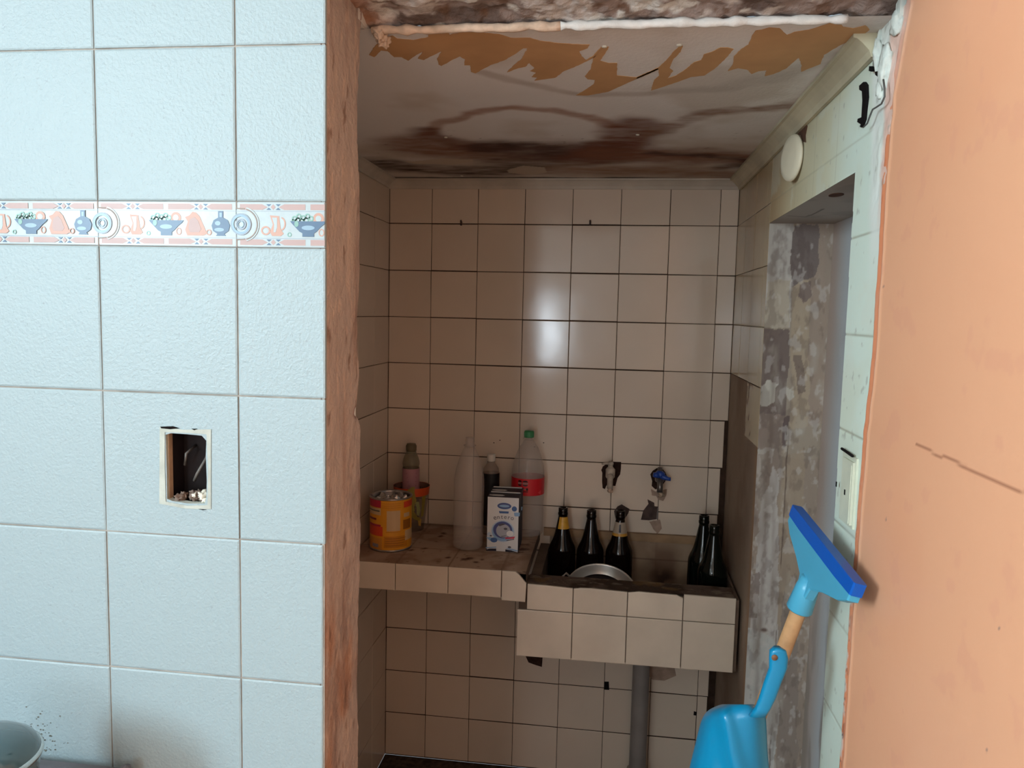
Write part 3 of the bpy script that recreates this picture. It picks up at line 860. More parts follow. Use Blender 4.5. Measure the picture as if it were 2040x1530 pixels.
def or_col(U, V):
    c = np.zeros(U.shape + (3,)) + lin((229, 168, 132))
    e = or_edge(np.full(U.shape, 1.17), V)[0]
    c = mixc(c, (226, 158, 122), sst(.4, .7, fbm(U, V, 4, 96)) * .4)
    c = mixc(c, (232, 140, 98), sst(.034, .018, e - U) * .8)
    c = mixc(c, (240, 186, 152), sst(.006, .002, np.abs(e - U - .030)) * .6)  # highlight on the edge ridge, painted as a thin pale line
    d, t_ = seg_dist(U + (fbm(U, V, 30, 97) - .5) * .004, V + (fbm(U, V, 30, 98) - .5) * .006, orr)
    c = mixc(c, (150, 92, 70), sst(.0022, .0006, d) * .75)
    ch = fbm(U * 1.3, V, 46, 99)
    c = mixc(c, (224, 216, 206), sst(.54, .60, ch) * sst(.018, .004, e - U) * sst(-.25, -.45, V) * .9)
    c = mixc(c, (78, 60, 66), sst(.60, .66, fbm(U * 1.3, V * 1.2, 70, 101)) * sst(.020, .006, e - U) * sst(-.2, -.5, V) * .9)
    c = mixc(c, (206, 110, 78), sst(.63, .70, fbm(U, V, 60, 103)) * sst(.02, .0, e - U) * .6)
    c = mixc(c, (236, 206, 194), sst(.05, .0, e - U) * sst(.25, .42, V) * .7)
    c = mixc(c, (190, 60, 34), sst(.012, .004, np.hypot(U - on_x(1786, 110)[1], (V - on_x(1786, 110)[2]) * .8)) * .8)
    for px, py, s_ in ((1770, 1035, .0022), (1708, 1035, .0025), (1740, 1020, .0012), (1997, 1250, .0015), (1765, 570, .002), (1960, 1180, .001), (1973, 1497, .0016)):
        p = on_x(px, py); c = mixc(c, (130, 100, 98), sst(s_ * 1.5, s_ * .6, np.hypot(U - p[1], V - p[2])) * .8)
    c = mixc(c, (222, 158, 128), sst(.66, .74, fbm(U, V, 26, 105)) * .5)
    return c


def or_h(U, V):
    e = or_edge(np.full(U.shape, 1.17), V)[0]
    return .0030 - .0022 * sst(.03, .016, e - U) + .0012 * sst(.008, .0, np.abs(e - U - .031)) - .002 * sst(.003, .0, e - U)


parts.append(paint_grid('orange', FR_RIGHT, .5, 1.17, ZFL, .47, (.003, .003), or_col, or_h, M['paint_satin'], edge=or_edge))
mb = MB(); fr = FR_RIGHT
mb.prism(fr, [(-2.45, ZFL), (.5, ZFL), (.5, RZ1), (-2.45, RZ1)], 0, .003); mb.prism(fr, [(.5, .469), (1.0, .469), (1.0, RZ1), (.5, RZ1)], 0, .003)
parts.append(mb.build('orange_far', mat('orange_wall_paint', (229, 168, 132), .5, .4, var=.12, vscale=3)))

# doorway: far jamb (worn plaster), back panel, top
FR_FJ = F((0, RY_F, 0), (1, 0, 0), (0, 0, 1), (0, -1, 0))
q4 = lambda P: pY(P, RY_F, 1440, 380, 3.19)
q5 = lambda P: pY(P, RY_F, 1440, 780, 3.19)
fj = [
    ([(250, 190), (600, 190), (640, 1700), (200, 1700)], (176, 158, 140), 1.0),
    ([(440, 200), (640, 200), (640, 1500), (430, 1500)], (188, 166, 142), 1.0),
    ([(550, 200), (660, 200), (640, 1500), (545, 1500)], (172, 150, 134), .9),
    ([(290, 195), (448, 200), (445, 330), (435, 480), (430, 600), (425, 880), (255, 880), (270, 480), (282, 200)], (204, 192, 182), 1.0),
    ([(300, 560), (420, 560), (420, 880), (255, 880)], (198, 178, 150), .6),
    ([(450, 225), (520, 205), (600, 215), (618, 300), (608, 470), (590, 560), (520, 580), (430, 612), (440, 330)], (132, 116, 110), 1.0),
    ([(480, 610), (550, 590), (560, 680), (500, 730), (470, 690)], (140, 120, 112), .9),
    ([(450, 1040), (510, 1040), (520, 1280), (470, 1290)], (134, 114, 104), .8),
    ([(240, 885), (425, 885), (425, 1050), (400, 1200), (395, 1500), (220, 1500)], (132, 114, 106), 1.0),
    ([(280, 1190), (300, 1190), (345, 1230), (325, 1290), (320, 1350), (270, 1370), (235, 1360), (250, 1240)], (214, 204, 190), 1.0),
    ([(400, 1245), (440, 1260), (445, 1310), (420, 1335), (398, 1320)], (208, 196, 182), 1.0),
]
fj2 = [
    ([(215, 140), (395, 140), (370, 400), (350, 700), (200, 950), (190, 700)], (158, 138, 126), 1.0),
    ([(385, 150), (430, 150), (400, 380), (372, 370)], (110, 92, 90), .9),
    ([(350, 355), (400, 360), (390, 410), (355, 400)], (196, 176, 156), .9),
    ([(220, 380), (260, 365), (330, 380), (280, 395), (225, 410)], (206, 196, 186), .8),
    ([(380, 420), (520, 350), (500, 1500), (350, 1500), (360, 700)], (178, 156, 134), .8),
    ([(315, 480), (345, 540), (352, 650), (352, 1600), (170, 1600), (200, 1200), (218, 1000), (205, 930), (232, 900), (245, 720), (270, 640)], (200, 188, 180), 1.0),
    ([(170, 1160), (235, 1150), (230, 1250), (215, 1440), (170, 1440)], (140, 122, 114), .8),
]
FJ = [(q4(P), c, a) for P, c, a in fj] + [(q5(P), c, a) for P, c, a in fj2] + [
    (pY([(1485, 1255), (1530, 1262), (1560, 1300), (1540, 1560), (1470, 1560)], RY_F), (206, 202, 196), .9),
    (pY([(1560, 1180), (1585, 1200), (1590, 1560), (1545, 1560)], RY_F), (150, 134, 124), .8)]


def fj_col(U, V):
    c = np.zeros(U.shape + (3,)) + lin((170, 150, 134))
    du = (fbm(U, V, 22, 110) - .5) * .016; dv = (fbm(U, V, 22, 111) - .5) * .03
    for P, col, a in FJ: c = mixc(c, col, in_poly(U + du, V + dv, P) * a)
    c = mixc(c, (150, 132, 118), sst(.5, .8, fbm(U * 3, V * .5, 12, 112)) * .6)
    c = mixc(c, (200, 188, 174), sst(.55, .8, fbm(U * 2, V * .7, 16, 113)) * .4)
    xc = .437 + .006 * (fbm(V, V * 0, 20, 114) - .5)
    c = mixc(c, (104, 84, 74), sst(.0022, .0006, np.abs(U - xc)) * sst(-.2, -.3, V) * sst(.35, .6, fbm(U, V, 20, 115)) * .9)
    c = mixc(c * .74, (92, 76, 70), sst(.52, .66, fbm(U * 2, V, 34, 117)) * .35); c = mixc(c, (196, 186, 178), sst(.60, .68, fbm(U * 1.5, V, 40, 118)) * .35)
    c = mixc(c, (104, 86, 74), sst(.012, .0, np.abs(U - .395)) * sst(.0, -.15, V) * fbm(U, V * .4, 40, 119) * .6)
    p = on_y(1522, 1255, RY_F); c = mixc(c, (96, 74, 66), sst(.012, .004, np.hypot(U - p[0], (V - p[2]) * 1.6)) * .9)
    return c


parts.append(paint_grid('farjamb', FR_FJ, XR, RXD, ZFL, RZT, (.002, .003), fj_col, lambda U, V: .0008 * (fbm(U, V, 50, 116) - .5), M['paint']))


def dp_col(U, V):
    c = np.zeros(U.shape + (3,)) + lin((178, 180, 182))
    c = mixc(c, (166, 164, 164), sst(.45, .65, fbm(U, V * .6, 6, 120)) * .7)
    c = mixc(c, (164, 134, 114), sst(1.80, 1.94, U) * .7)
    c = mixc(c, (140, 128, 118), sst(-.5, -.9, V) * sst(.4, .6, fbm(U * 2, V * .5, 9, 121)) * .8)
    return c


FR_DP = F((RXD, 0, 0), (0, 1, 0), (0, 0, 1), (-1, 0, 0))
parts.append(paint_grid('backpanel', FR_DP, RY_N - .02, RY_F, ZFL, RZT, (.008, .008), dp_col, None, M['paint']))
FR_DS = F((0, 0, RZT), (1, 0, 0), (0, 1, 0), (0, 0, -1))
crk = [(p[0], p[1]) for p in (on_z(x, y, RZT) for x, y in ((1570, 430), (1605, 432), (1622, 426), (1640, 416)))]


def ds_col(U, V):
    c = np.zeros(U.shape + (3,)) + lin((182, 178, 170))
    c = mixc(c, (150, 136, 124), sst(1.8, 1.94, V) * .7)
    d, t_ = seg_dist(U, V, crk); c = mixc(c, (90, 80, 76), sst(.004, .001, d) * .8)
    return mixc(c, (160, 156, 150), sst(.5, .65, fbm(U, V, 12, 123)) * .5)


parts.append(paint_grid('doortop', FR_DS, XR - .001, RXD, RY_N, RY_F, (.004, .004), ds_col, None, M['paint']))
mb = MB()
mb.box((RXD + .001, RY_N - .02, ZFL), (RXD + .1, RY_F + .05, RZT + .02), 0)
mb.box((XR + .003, RY_N - .02, ZFL), (RXD + .1, RY_N - .011, RZT), 0)
# brown round hole in the doorway top
mb.prism(FR_DS, [(.397 + .0125 * math.cos(a), 1.502 + .022 * math.sin(a)) for a in np.linspace(0, 2 * math.pi, 16)[:-1]], 0, .0012, 1)
# black slit, hollow behind the cover plate, dents of the painted strip
mb.prism(FR_RIGHT, pR([(757, 545), (785, 520), (800, 540), (803, 620), (793, 700), (788, 760), (782, 775), (770, 810), (762, 805), (768, 790), (745, 775), (748, 755), (772, 745), (778, 640), (775, 580), (758, 570)], 1480, 0, 3.19), 0, .0045, 2)
mb.prism(FR_RIGHT, pR([(840, 420), (860, 440), (855, 455), (838, 450)], 1480, 0, 3.19), 0, .0085, 2)
mb.prism(FR_RIGHT, pR([(878, 455), (905, 450), (915, 480), (900, 490), (880, 475)], 1480, 0, 3.19), 0, .0085, 2)
mb.prism(FR_RIGHT, pR([(340, 850), (400, 785), (412, 800), (400, 860), (402, 905), (385, 900), (370, 860)], 1480, 0, 3.19), 0, .0012, 1)
# raised plaster lumps at the top corner
mb.blob((XR - .002, 1.165, .352), .022, 3, 2.2, .5, (.35, .7, 1.3)); mb.blob((XR - .002, 1.205, .385), .016, 3, 5.2, .6, (.35, .5, 1.6)); mb.blob((XR - .002, 1.13, .40), .018, 3, 8.2, .6, (.4, .8, .8))
mb.blob((XR - .002, 1.185, .33), .014, 3, 9.9, .6, (.3, .8, 1.2))
mb.box((XR - .004, 1.118, .398), (XR + .004, 1.135, .43), 3)
parts.append(mb.build('bits', [mat('door_blocking_plaster', (176, 172, 168), .8), mat('rusty_brown_hole', (96, 62, 44), .9, var=.4, vscale=60), M['black'], mat('lumpy_white_plaster', (216, 220, 212), .9, var=.2, vscale=50, bump=1.2)]))
join(wr, parts); wr['kind'] = 'structure'


# ---- ceiling mouldings of the niche
def cove(name, p0, p1, inward, m, s=.029):
    """quarter-round strip from p0 to p1 along the joint of wall and ceiling"""
    p0, p1, n = Vector(p0), Vector(p1), Vector(inward); mb = MB()
    prof = [(0.001, -s), (s * .22, -s), (s * .32, -s * .72), (s * .62, -s * .40), (s * .84, -s * .22), (s, -s * .18), (s, 0.0), (0.001, 0.0)]
    K = 24; vs = []
    for k in range(K + 1):
        p = p0.lerp(p1, k / K)
        wob = .0008 * mnoise.noise(p * 9)
        for a, b in prof: vs.append(tuple(p + n * (a + wob) + Vector((0, 0, b + wob))))
    q = len(prof)
    fs = [(k * q + i, k * q + (i + 1) % q, (k + 1) * q + (i + 1) % q, (k + 1) * q + i) for k in range(K) for i in range(q)] + [tuple(range(q)), tuple(K * q + i for i in range(q))[::-1]]
    mb.add(vs, fs, 0); return struct(mb.build(name, m))


cove('trim_3', (XL, YB, ZC), (XR, YB, ZC), (0, -1, 0), M['moulding'])
cove('trim_4', (XL, 1.13, ZC), (XL, YB - .029, ZC), (1, 0, 0), M['moulding'])
cove('trim_5', (XR, 1.215, ZC), (XR, YB - .029, ZC), (-1, 0, 0), M['moulding_r'], .034)

# ---- niche floor
mb = MB(); mb.box((XL, YF + .17, ZFL - .05), (RXD + .1, YB, ZFL)); struct(mb.build('floor_niche', M['floor']))

# ================================================================== THINGS
# ---- counter
CZ = -0.703; CY = 2.03; CXR = -0.225
SY = 2.045; SZ = -.742; SB = -.945; SI = -.895; SIY = 2.138; SXL = -.236; SXR = .350
t = thing('tiled_counter', 'tiled masonry counter to the left of the sink, dirty top', 'counter', (-.47, 2.24, CZ - .078))
ox, oy, oz = -.47, 2.24, CZ - .078


def sub(fr, o): return lambda u, v, h=0.0: tuple(np.array(fr(u, v, h)) - np.array(o))


FR_CF = F((0, CY, 0), (1, 0, 0), (0, 0, 1), (0, -1, 0))
mb = MB(); mb.box((XL + .004 - ox, CY + .004 - oy, .002), (-.2365 - ox, YB - .004 - oy, .0755)); mb.box((-.237 - ox, CY + .004 - oy, .002), (-.213 - ox, SY - .004 - oy, .07)); mb.box((-.237 - ox, CY + .004 - oy, SZ + .006 - oz), (-.213 - ox, YB - .004 - oy, .0755)); mb.build('slab', mat('counter_mortar', (120, 96, 80), .9, var=.4, vscale=30, bump=.8), t)
mb = MB(); rng = random.Random(4); fr = sub(FR_CF, (ox, oy, oz))
zt, zb = CZ + .001, CZ - .078
for u0, u1 in ((XL + .004, -.578), (-.578, -.428), (-.428, -.279)): tile(mb, fr, u0, u1, zb + .002 * random.random(), zt, 0, g=.001, bev=.002, tilt=.006, h=.004, depth=.006, rng=rng)
tile(mb, fr, 0, 0, 0, 0, 0, poly=[(-.277, zb - .003), (-.212, zb - .004), (-.210, zt - .03), (-.2125, zt - .028), (-.232, zt - .006), (-.240, zt), (-.277, zt)], h=.008, bev=.002, depth=.008)
mb.build('front_tile', M['old_tile_low'], t)


def ct_col(U, V):
    c = np.zeros(U.shape + (3,)) + lin((184, 158, 138))
    c = mixc(c, (152, 122, 102), sst(.42, .66, fbm(U, V, 14, 130)) * .8)
    c = mixc(c, (186, 160, 138), sst(.58, .7, fbm(U, V, 20, 131)) * .6)
    jd = np.minimum(np.min([np.abs(U - u) for u in (-.578, -.428, -.279)], axis=0), np.min([np.abs(V - v) for v in (2.18, 2.33)], axis=0))
    c = mixc(c, (104, 80, 64), sst(.003, .001, jd) * .6)
    for px, py, s_ in ((886, 1063, .010), (878, 1068, .008), (820, 1096, .008), (846, 1093, .007), (892, 1111, .006), (925, 1114, .009), (936, 1112, .007), (948, 1120, .008), (960, 1115, .006), (1040, 1095, .014), (1032, 1100, .01), (1048, 1085, .01), (1063, 1062, .02)):
        p = on_z(px, py, CZ); n = fbm(U, V, 70, 133)
        c = mixc(c, (70, 36, 26), sst(s_ * 1.4, s_ * .4, np.hypot((U - p[0]) * .8, (V - p[1]) * .8) + (n - .5) * s_ * 2) * .85)
    c = mixc(c, (96, 70, 56), sst(.72, .8, fbm(U, V, 60, 134)) * .6)
    c = mixc(c, (96, 74, 60), sst(YB - .05, YB - .01, V) * .5)
    c = mixc(c, (104, 82, 66), sst(-.25, -.2, U) * .6)
    return c


FR_CT = F((-ox, -oy, CZ - oz), (1, 0, 0), (0, 1, 0), (0, 0, 1))
ctg = paint_grid('countertop', FR_CT, XL + .004, -.213, CY - .001, YB - .005, (.004, .004), ct_col, lambda U, V: -.004 * sst(.03, 0, np.hypot(U + .213, V - CY)) + .0006 * (fbm(U, V, 40, 136) - .5), M['paint'], parent=t)

# ---- sink
ox, oy, oz = .06, 2.24, SB
t = thing('tiled_sink', 'tiled masonry sink basin holding dark bottles, below the two taps', 'sink', (ox, oy, oz))
mb = MB()
X0, X1, Y0, Y1 = SXL + .004, SXR + .008, SY + .004, YB - .004


def bxs(a, b, mi=0): mb.box((a[0] - ox, a[1] - oy, a[2] - oz), (b[0] - ox, b[1] - oy, b[2] - oz), mi)


bxs((X0, Y0, SB), (X1, Y1, SI)); bxs((X0, Y0, SI), (X1, SIY, SZ - .006)); bxs((-.209, SIY, SI), (-.180, Y1, SZ - .004)); bxs((.3525, SIY, SI), (.3585, Y1, SZ - .004))
mb.build('basin', mat('stained_basin_mortar', (112, 92, 78), .75, .3, var=.45, vscale=18, bump=.8), t)


def rim_col(U, V):
    c = np.zeros(U.shape + (3,)) + lin((104, 88, 78))
    c = mixc(c, (76, 60, 50), sst(.42, .62, fbm(U, V, 16, 140))); c = mixc(c, (136, 120, 106), sst(.6, .7, fbm(U, V * 2, 30, 141)) * .7)
    return mixc(c, (128, 100, 66), sst(.6, .66, fbm(U, V, 9, 142)) * .6)


paint_grid('rim', F((-ox, -oy, SZ - .006 - oz), (1, 0, 0), (0, 1, 0), (0, 0, 1)), -.212, .350, SY + .002, SIY + .002, (.004, .004), rim_col, lambda U, V: .004 * fbm(U, V, 40, 143) + .003 * sst(SY + .02, SY, V), M['paint_rough'], parent=t)
mb = MB(); rng = random.Random(5); FR_SF = F((-ox, SY - oy, -oz), (1, 0, 0), (0, 0, 1), (0, -1, 0))
cuts = [SXL, -.083, .064, .212, SXR]; zs = -.8135
for i in range(4):
    u0, u1 = cuts[i], cuts[i + 1]
    g = .0011
    tile(mb, FR_SF, u0, u1, SB - .003, zs, 0, g=g, bev=.002, tilt=.005, h=.003, depth=.007, rng=rng)
    if i == 0: P = [(-.2085, zs + g), (u1 - g, zs + g), (u1 - g, SZ - .003), (-.16, SZ), (-.2085, SZ + .001)]
    elif i == 1: P = [(u0 + g, zs + g), (u1 - g, zs + g), (u1 - g, SZ - .003), (u0 + .05, SZ), (u0 + .02, SZ - .001), (u0 + g, SZ - .004)]
    elif i == 2: P = [(u0 + g, zs + g), (u1 - g, zs + g), (u1 - g, SZ - .009), (u1 - .018, SZ - .002), (u0 + .03, SZ), (u0 + g, SZ - .004)]
    else: P = [(u0 + g, zs + g), (u1 - g, zs + g), (u1 - g, SZ - .001), (u0 + g, SZ + .001)]
    tile(mb, FR_SF, 0, 0, 0, 0, 0, poly=P, bev=.002, h=.003, depth=.007, tilt=.005, rng=rng)
mb.build('front_tile', M['old_tile_low'], t)


def sb_col(U, V):
    c = np.zeros(U.shape + (3,)) + lin((150, 124, 102))
    jv = np.min([np.abs(U - (BX + .15 * k)) for k in range(3, 8)], axis=0)
    c = mixc(c, (178, 152, 128), sst(.45, .6, fbm(U, V, 9, 150)) * .6)
    c = mixc(c, (92, 70, 58), sst(.0025, .001, jv) * .6); c = mixc(c, (92, 70, 58), sst(.0025, .001, np.abs(V + .775)) * .7)
    p = on_y(1322, 1120, YB); c = mixc(c, (98, 66, 50), sst(.07, .02, np.abs(U - p[0] + .03 * (fbm(U, V, 20, 151) - .5))) * sst(-.70, -.76, V) * .7)
    c = mixc(c, (60, 38, 30), sst(.05, .01, np.abs(U - p[0])) * sst(-.79, -.83, V) * sst(.3, .55, fbm(U, V, 40, 152)) * .8)
    return mixc(c, (120, 92, 70), sst(.3, .36, U) * .6)


paint_grid('inner_back', F((-ox, YB - .0085 - oy, -oz), (1, 0, 0), (0, 0, 1), (0, -1, 0)), -.18, .352, SI, -.716, (.004, .004), sb_col, None, M['paint'], parent=t)
mb = MB(); bxs((-.200, YB - .018, -.7165), (.352, YB - .003, -.692)); mb.build('back_ledge', mat('yellow_brown_ledge', (164, 130, 96), .6, var=.3, vscale=22), t)

# ---- drain pipe and its hole
t = thing('drain_pipe', 'grey plastic drain pipe standing under the sink', 'pipe', (.125, 2.365, ZFL))
mb = MB(); mb.lathe([(.0265, 0.0), (.0265, H + SB - .001)], 24, cap=False); mb.build('pipe_tube', mat('grey_pvc', (138, 130, 126), .45, .4, var=.2, vscale=12), t)
mb = MB(); mb.lathe([(.0268, .0), (.033, .0), (.034, .08), (.0335, .085), (.0268, .086)], 24, cap=False); mb.build('collar', mat('pale_pipe_collar', (170, 156, 140), .5), t)


# ---- taps
def tap(name, label, px, py, white):
    p = on_y(px, py, YB); t = thing(name, label, 'tap', (p[0], YB, p[2]))
    metal = mat('chalky_old_metal' if white else 'dull_chrome', (196, 180, 164) if white else (130, 122, 118), .55 if white else .35, .5, 0.0 if white else .7, var=.35, vscale=60, bump=.5)
    mb = MB()
    mb.tube([(0, .002, 0), (0, -.03, 0)], [.013, .012], 16)
    mb.lathe([(.012, -.016), (.0145, -.012), (.015, .012), (.012, .016), (.008, .02), (.007, .03)], 20, 0, (0, -.036, 0))
    mb.tube([(0, -.036, -.004), (0, -.055, -.010), (0, -.066, -.022), (0, -.068, -.042)], [.010, .0095, .009, .0095], 14)
    mb.build('spout', metal, t)
    mb = MB()
    if white:
        mb.tube([(.004, -.036, .029), (-.012, -.038, .031), (-.028, -.040, .029)], [.0045, .004, .003], 10)
        mb.lathe([(.0, .026), (.009, .026), (.0095, .034), (.006, .037), (0, .037)], 14, 0, (0, -.036, 0)); mb.build('handle', metal, t)
        mb = MB(); mb.blob((.001, -.07, -.047), .008, 0, 3.3, .6); mb.build('limescale', mat('limescale', (188, 160, 140), .9, bump=1), t)
    else:
        R_ = Matrix.Rotation(math.radians(12), 3, 'Y')
        mb.lathe([(.0, .0), (.013, .0), (.0145, .003), (.014, .012), (.009, .016), (0, .0165)], 18, 0, (0, -.046, .004), rot=R_)
        mb.tube([(.0, -.05, .006), (.012, -.053, .002), (.026, -.055, -.002), (.032, -.055, -.002)], [.008, .0085, .0055, .006], 12)
        mb.tube([(.0, -.05, .006), (-.014, -.053, .008), (-.021, -.054, .009)], [.008, .0085, .007], 12)
        mb.build('handle', mat('blue_tap_plastic', (30, 66, 150), .4, .5), t)
        mb = MB(); mb.blob((.004, -.066, -.048), .009, 0, 6.3, .6); mb.build('limescale', mat('brown_scale', (170, 148, 128), .9, bump=1), t)
    return t


tap('tap', 'old whitish tap in a broken hole, left of the blue one', 1216, 938, True)
tap('tap', 'old tap with blue plastic handle, right one above the sink', 1313, 945, False)

# ---- nails on the back wall
for px, lab in ((920, 'small dark nail in the upper tile joint, left one'), (1176, 'small dark nail in the upper tile joint, right one')):
    p = on_y(px, 443, YB); mb = MB()
    mb.tube([(0, .004, 0), (0, -.012, 0), (0, -.016, .004)], .0028, 8); mb.tube([(0, -.010, .001), (0, -.010, -.011)], .003, 8)
    o = mb.build('nail', mat('dark_iron', (54, 40, 36), .6), loc=(p[0], YB, p[2] + H)); tag(o, lab, 'nail')

# ---- round cover plate on the right wall
t = thing('round_cover_plate', 'round cream cover plate near the ceiling on the right wall', 'cover plate', (XR - .0105, 1.682, .330)); t.rotation_euler = (math.radians(6), 0, math.radians(12))
mb = MB(); Rm = Matrix.Rotation(math.radians(-90), 3, 'Y')
mb.lathe([(0.0, .0105), (.032, .0095), (.044, .007), (.0475, .003), (.0475, .0), (0, .0)], 40, 0, (-.001, 0, 0), rot=Rm); mb.build('plate', mat('cream_plastic_plate', (208, 196, 172), .5, .4), t)

# ---- painted-over outlet plate
p = on_x(1691, 972); t = thing('outlet_cover', 'painted over electrical outlet cover on the pale strip by the orange wall', 'outlet cover', (XR, 1.212, p[2]))
cream = mat('painted_over_plastic', (206, 208, 188), .45, .4, var=.1, vscale=30)
mb = MB(); mb.box((-.003, -.034, -.055), (0, .034, .052)); mb.build('back_plate', cream, t)
mb = MB(); mb.box((-.0065, -.030, -.050), (-.003, .020, .045)); mb.box((-.0075, -.026, -.048), (-.0065, -.020, .040)); mb.build('cover', cream, t)
blk = M['black']
for px, py in ((1675, 965), (1692, 981)):
    q = on_x(px, py); mb = MB(); mb.box((-.0072, q[1] - 1.212 - .0022, q[2] - p[2] - .004), (-.0064, q[1] - 1.212 + .0022, q[2] - p[2] + .004))
    mb.build('socket_hole', blk, t)
q0 = on_x(1685, 894) - np.array((XR, 1.212, p[2])); q1 = on_x(1707, 909) - np.array((XR, 1.212, p[2]))
mb = MB(); mb.tube([(-.006, q0[1], q0[2]), (-.006, q1[1], q1[2])], .0022, 6); mb.build('slot', blk, t)

# ---- thin wire hanging at the broken corner
pts = [on_x(1480 + x / 3.19, y / 3.19, XR - .012) for x, y in ((893, 505), (900, 560), (900, 615), (880, 660), (850, 680), (825, 695), (808, 735), (790, 785), (768, 806))]
mb = MB(); mb.tube([(q[0] - XR, q[1] - 1.2, q[2] - .33) for q in pts], .0013, 8)
o = mb.build('loose_wire', mat('dark_wire', (84, 84, 82), .5), loc=(XR, 1.2, .33 + H)); tag(o, 'thin dark loose wire bent down beside the orange wall top', 'wire')


# ---- bottles
def rr(prof, n=6):
    """round the profile a little"""
    out = []
    for i, p in enumerate(prof):
        if 0 < i < len(prof) - 1:
            a, b = prof[i - 1], prof[i + 1]
            out.append((p[0] * .8 + a[0] * .2, p[1] * .8 + a[1] * .2)); out.append((p[0] * .8 + b[0] * .2, p[1] * .8 + b[1] * .2))
        else: out.append(p)
    return out


def cam_ang(x, y): return math.atan2(-y, -x)


GL = mat('dark_brown_glass', (18, 9, 6), .10, .5); GG = mat('dark_green_glass', (8, 14, 10), .10, .5)
BOT = rr([(0, .0), (.037, .0), (.042, .004), (.0425, .02), (.0425, .160), (.0408, .173), (.0368, .184), (.0318, .194), (.0278, .205), (.0246, .218), (.0208, .238), (.0172, .258), (.0148, .270), (.0138, .278)])


def beer(x, y, label, g, lab=None, h=.304, tilt=(0, 0)):
    t = thing('beer_bottle', label, 'bottle', (x, y, SI + .0005), 0, 'empty beer bottles in the sink'); s = h / .304
    t.rotation_euler = (tilt[0], tilt[1], 0)
    mb = MB(); mb.lathe([(r_, z * s) for r_, z in BOT], 36); mb.build('glass_body', g, t)
    mb = MB(); z0 = .278 * s; mb.lathe([(.0135, z0 - .001), (.0155, z0 + .002), (.016, z0 + .008), (.0145, z0 + .012), (.015, z0 + .014), (.0145, z0 + .025), (.011, z0 + .026), (.010, z0 + .016)], 28, cap=False); mb.build('mouth', g, t)
    a = cam_ang(x, y)
    if lab == 'gold':
        mb = MB(); mb.lathe([(r_, z * s) for r_, z in ((.0218, .236), (.0193, .25), (.0163, .266), (.0150, .275))], 20, 0, a0=a - .75, a1=a + 1.3); mb.build('neck_label', mat('gold_foil', (226, 170, 62), .35, .5, var=.15, vscale=80), t)
    if lab == 'white':
        mb = MB(); mb.lathe([(.0244, .223 * s), (.0226, .232 * s)], 20, 0, a0=a - 1.4, a1=a + 1.4); mb.lathe([(.0226, .232 * s), (.0193, .25 * s), (.0158, .268 * s)], 20, 1, a0=a - 1.4, a1=a + 1.4)
        mb.lathe([(.0222, .236 * s), (.0197, .25 * s), (.0172, .262 * s)], 6, 2, a0=a - .16, a1=a + .16)
        mb.build('neck_label', [mat('gold_band', (200, 146, 60), .4), mat('silver_label', (176, 160, 142), .4), mat('dark_print', (60, 58, 66), .5)], t)
    return t


beer(-.1360, 2.378, 'dark beer bottle with gold neck label, left end of the sink', GL, 'gold', h=.287)
beer(-.047, 2.379, 'dark beer bottle without label, between two labelled bottles in the sink', GL, None, h=.283)
beer(.043, 2.379, 'dark beer bottle with whitish neck label, right of the plain bottle', GL, 'white', h=.287)
beer(.290, 2.315, 'dark green bottle at right end of sink, behind its neighbour', GG, None)
beer(.309, 2.225, 'dark green bottle at right end of sink, in front and lower', GG, None, h=.300)

# ---- steel pan lid leaning in the sink
t = thing('steel_pan', 'steel pan lying tilted in the sink before the bottles', 'pan', (-.008, 2.238, -.8225))
Rp = Matrix.Rotation(math.radians(4), 3, 'Y') @ Matrix.Rotation(math.radians(32), 3, 'X')
steel = mat('scratched_steel', (226, 222, 216), .34, .5, .6, bump=.15, bscale=50); dsteel = mat('dark_pan_base', (48, 42, 42), .45, .4, .2)  # pan body darker than its rim
mb = MB(); mb.lathe([(.086, -.022), (.096, -.014), (.1045, -.002), (.107, .0008), (.1092, .0005), (.1098, -.001), (.1080, -.004), (.0995, -.015), (.089, -.0245)], 64, rot=Rp, cap=False); mb.build('rim', steel, t)
mb = MB(); mb.lathe([(0, -.030), (.06, -.029), (.08, -.026), (.0885, -.0225), (.0885, -.0250), (.08, -.0295), (.06, -.032), (0, -.033)], 48, rot=Rp); mb.build('pan_body', dsteel, t)
mb = MB(); mb.tube([tuple(Rp @ Vector(q_)) for q_ in ((-.099, .004, -.006), (-.116, .010, .004), (-.119, .030, .012), (-.110, .046, .010), (-.092, .042, -.004))], .0032, 10); mb.build('handle', steel, t)


# ---- plastic bottles on the counter
def pet_mat(name, col, a, rough=.18):
    return mat(name, col, rough, .5, alpha=a)


PETC = pet_mat('dusty_clear_plastic', (206, 192, 184), .33, .14)
PETB = rr([(0, .006), (.020, .004), (.036, 0), (.0445, .006), (.0455, .02), (.0455, .085), (.0440, .10), (.0455, .115), (.0455, .20), (.043, .222), (.037, .248), (.028, .276), (.019, .296), (.0135, .306)])


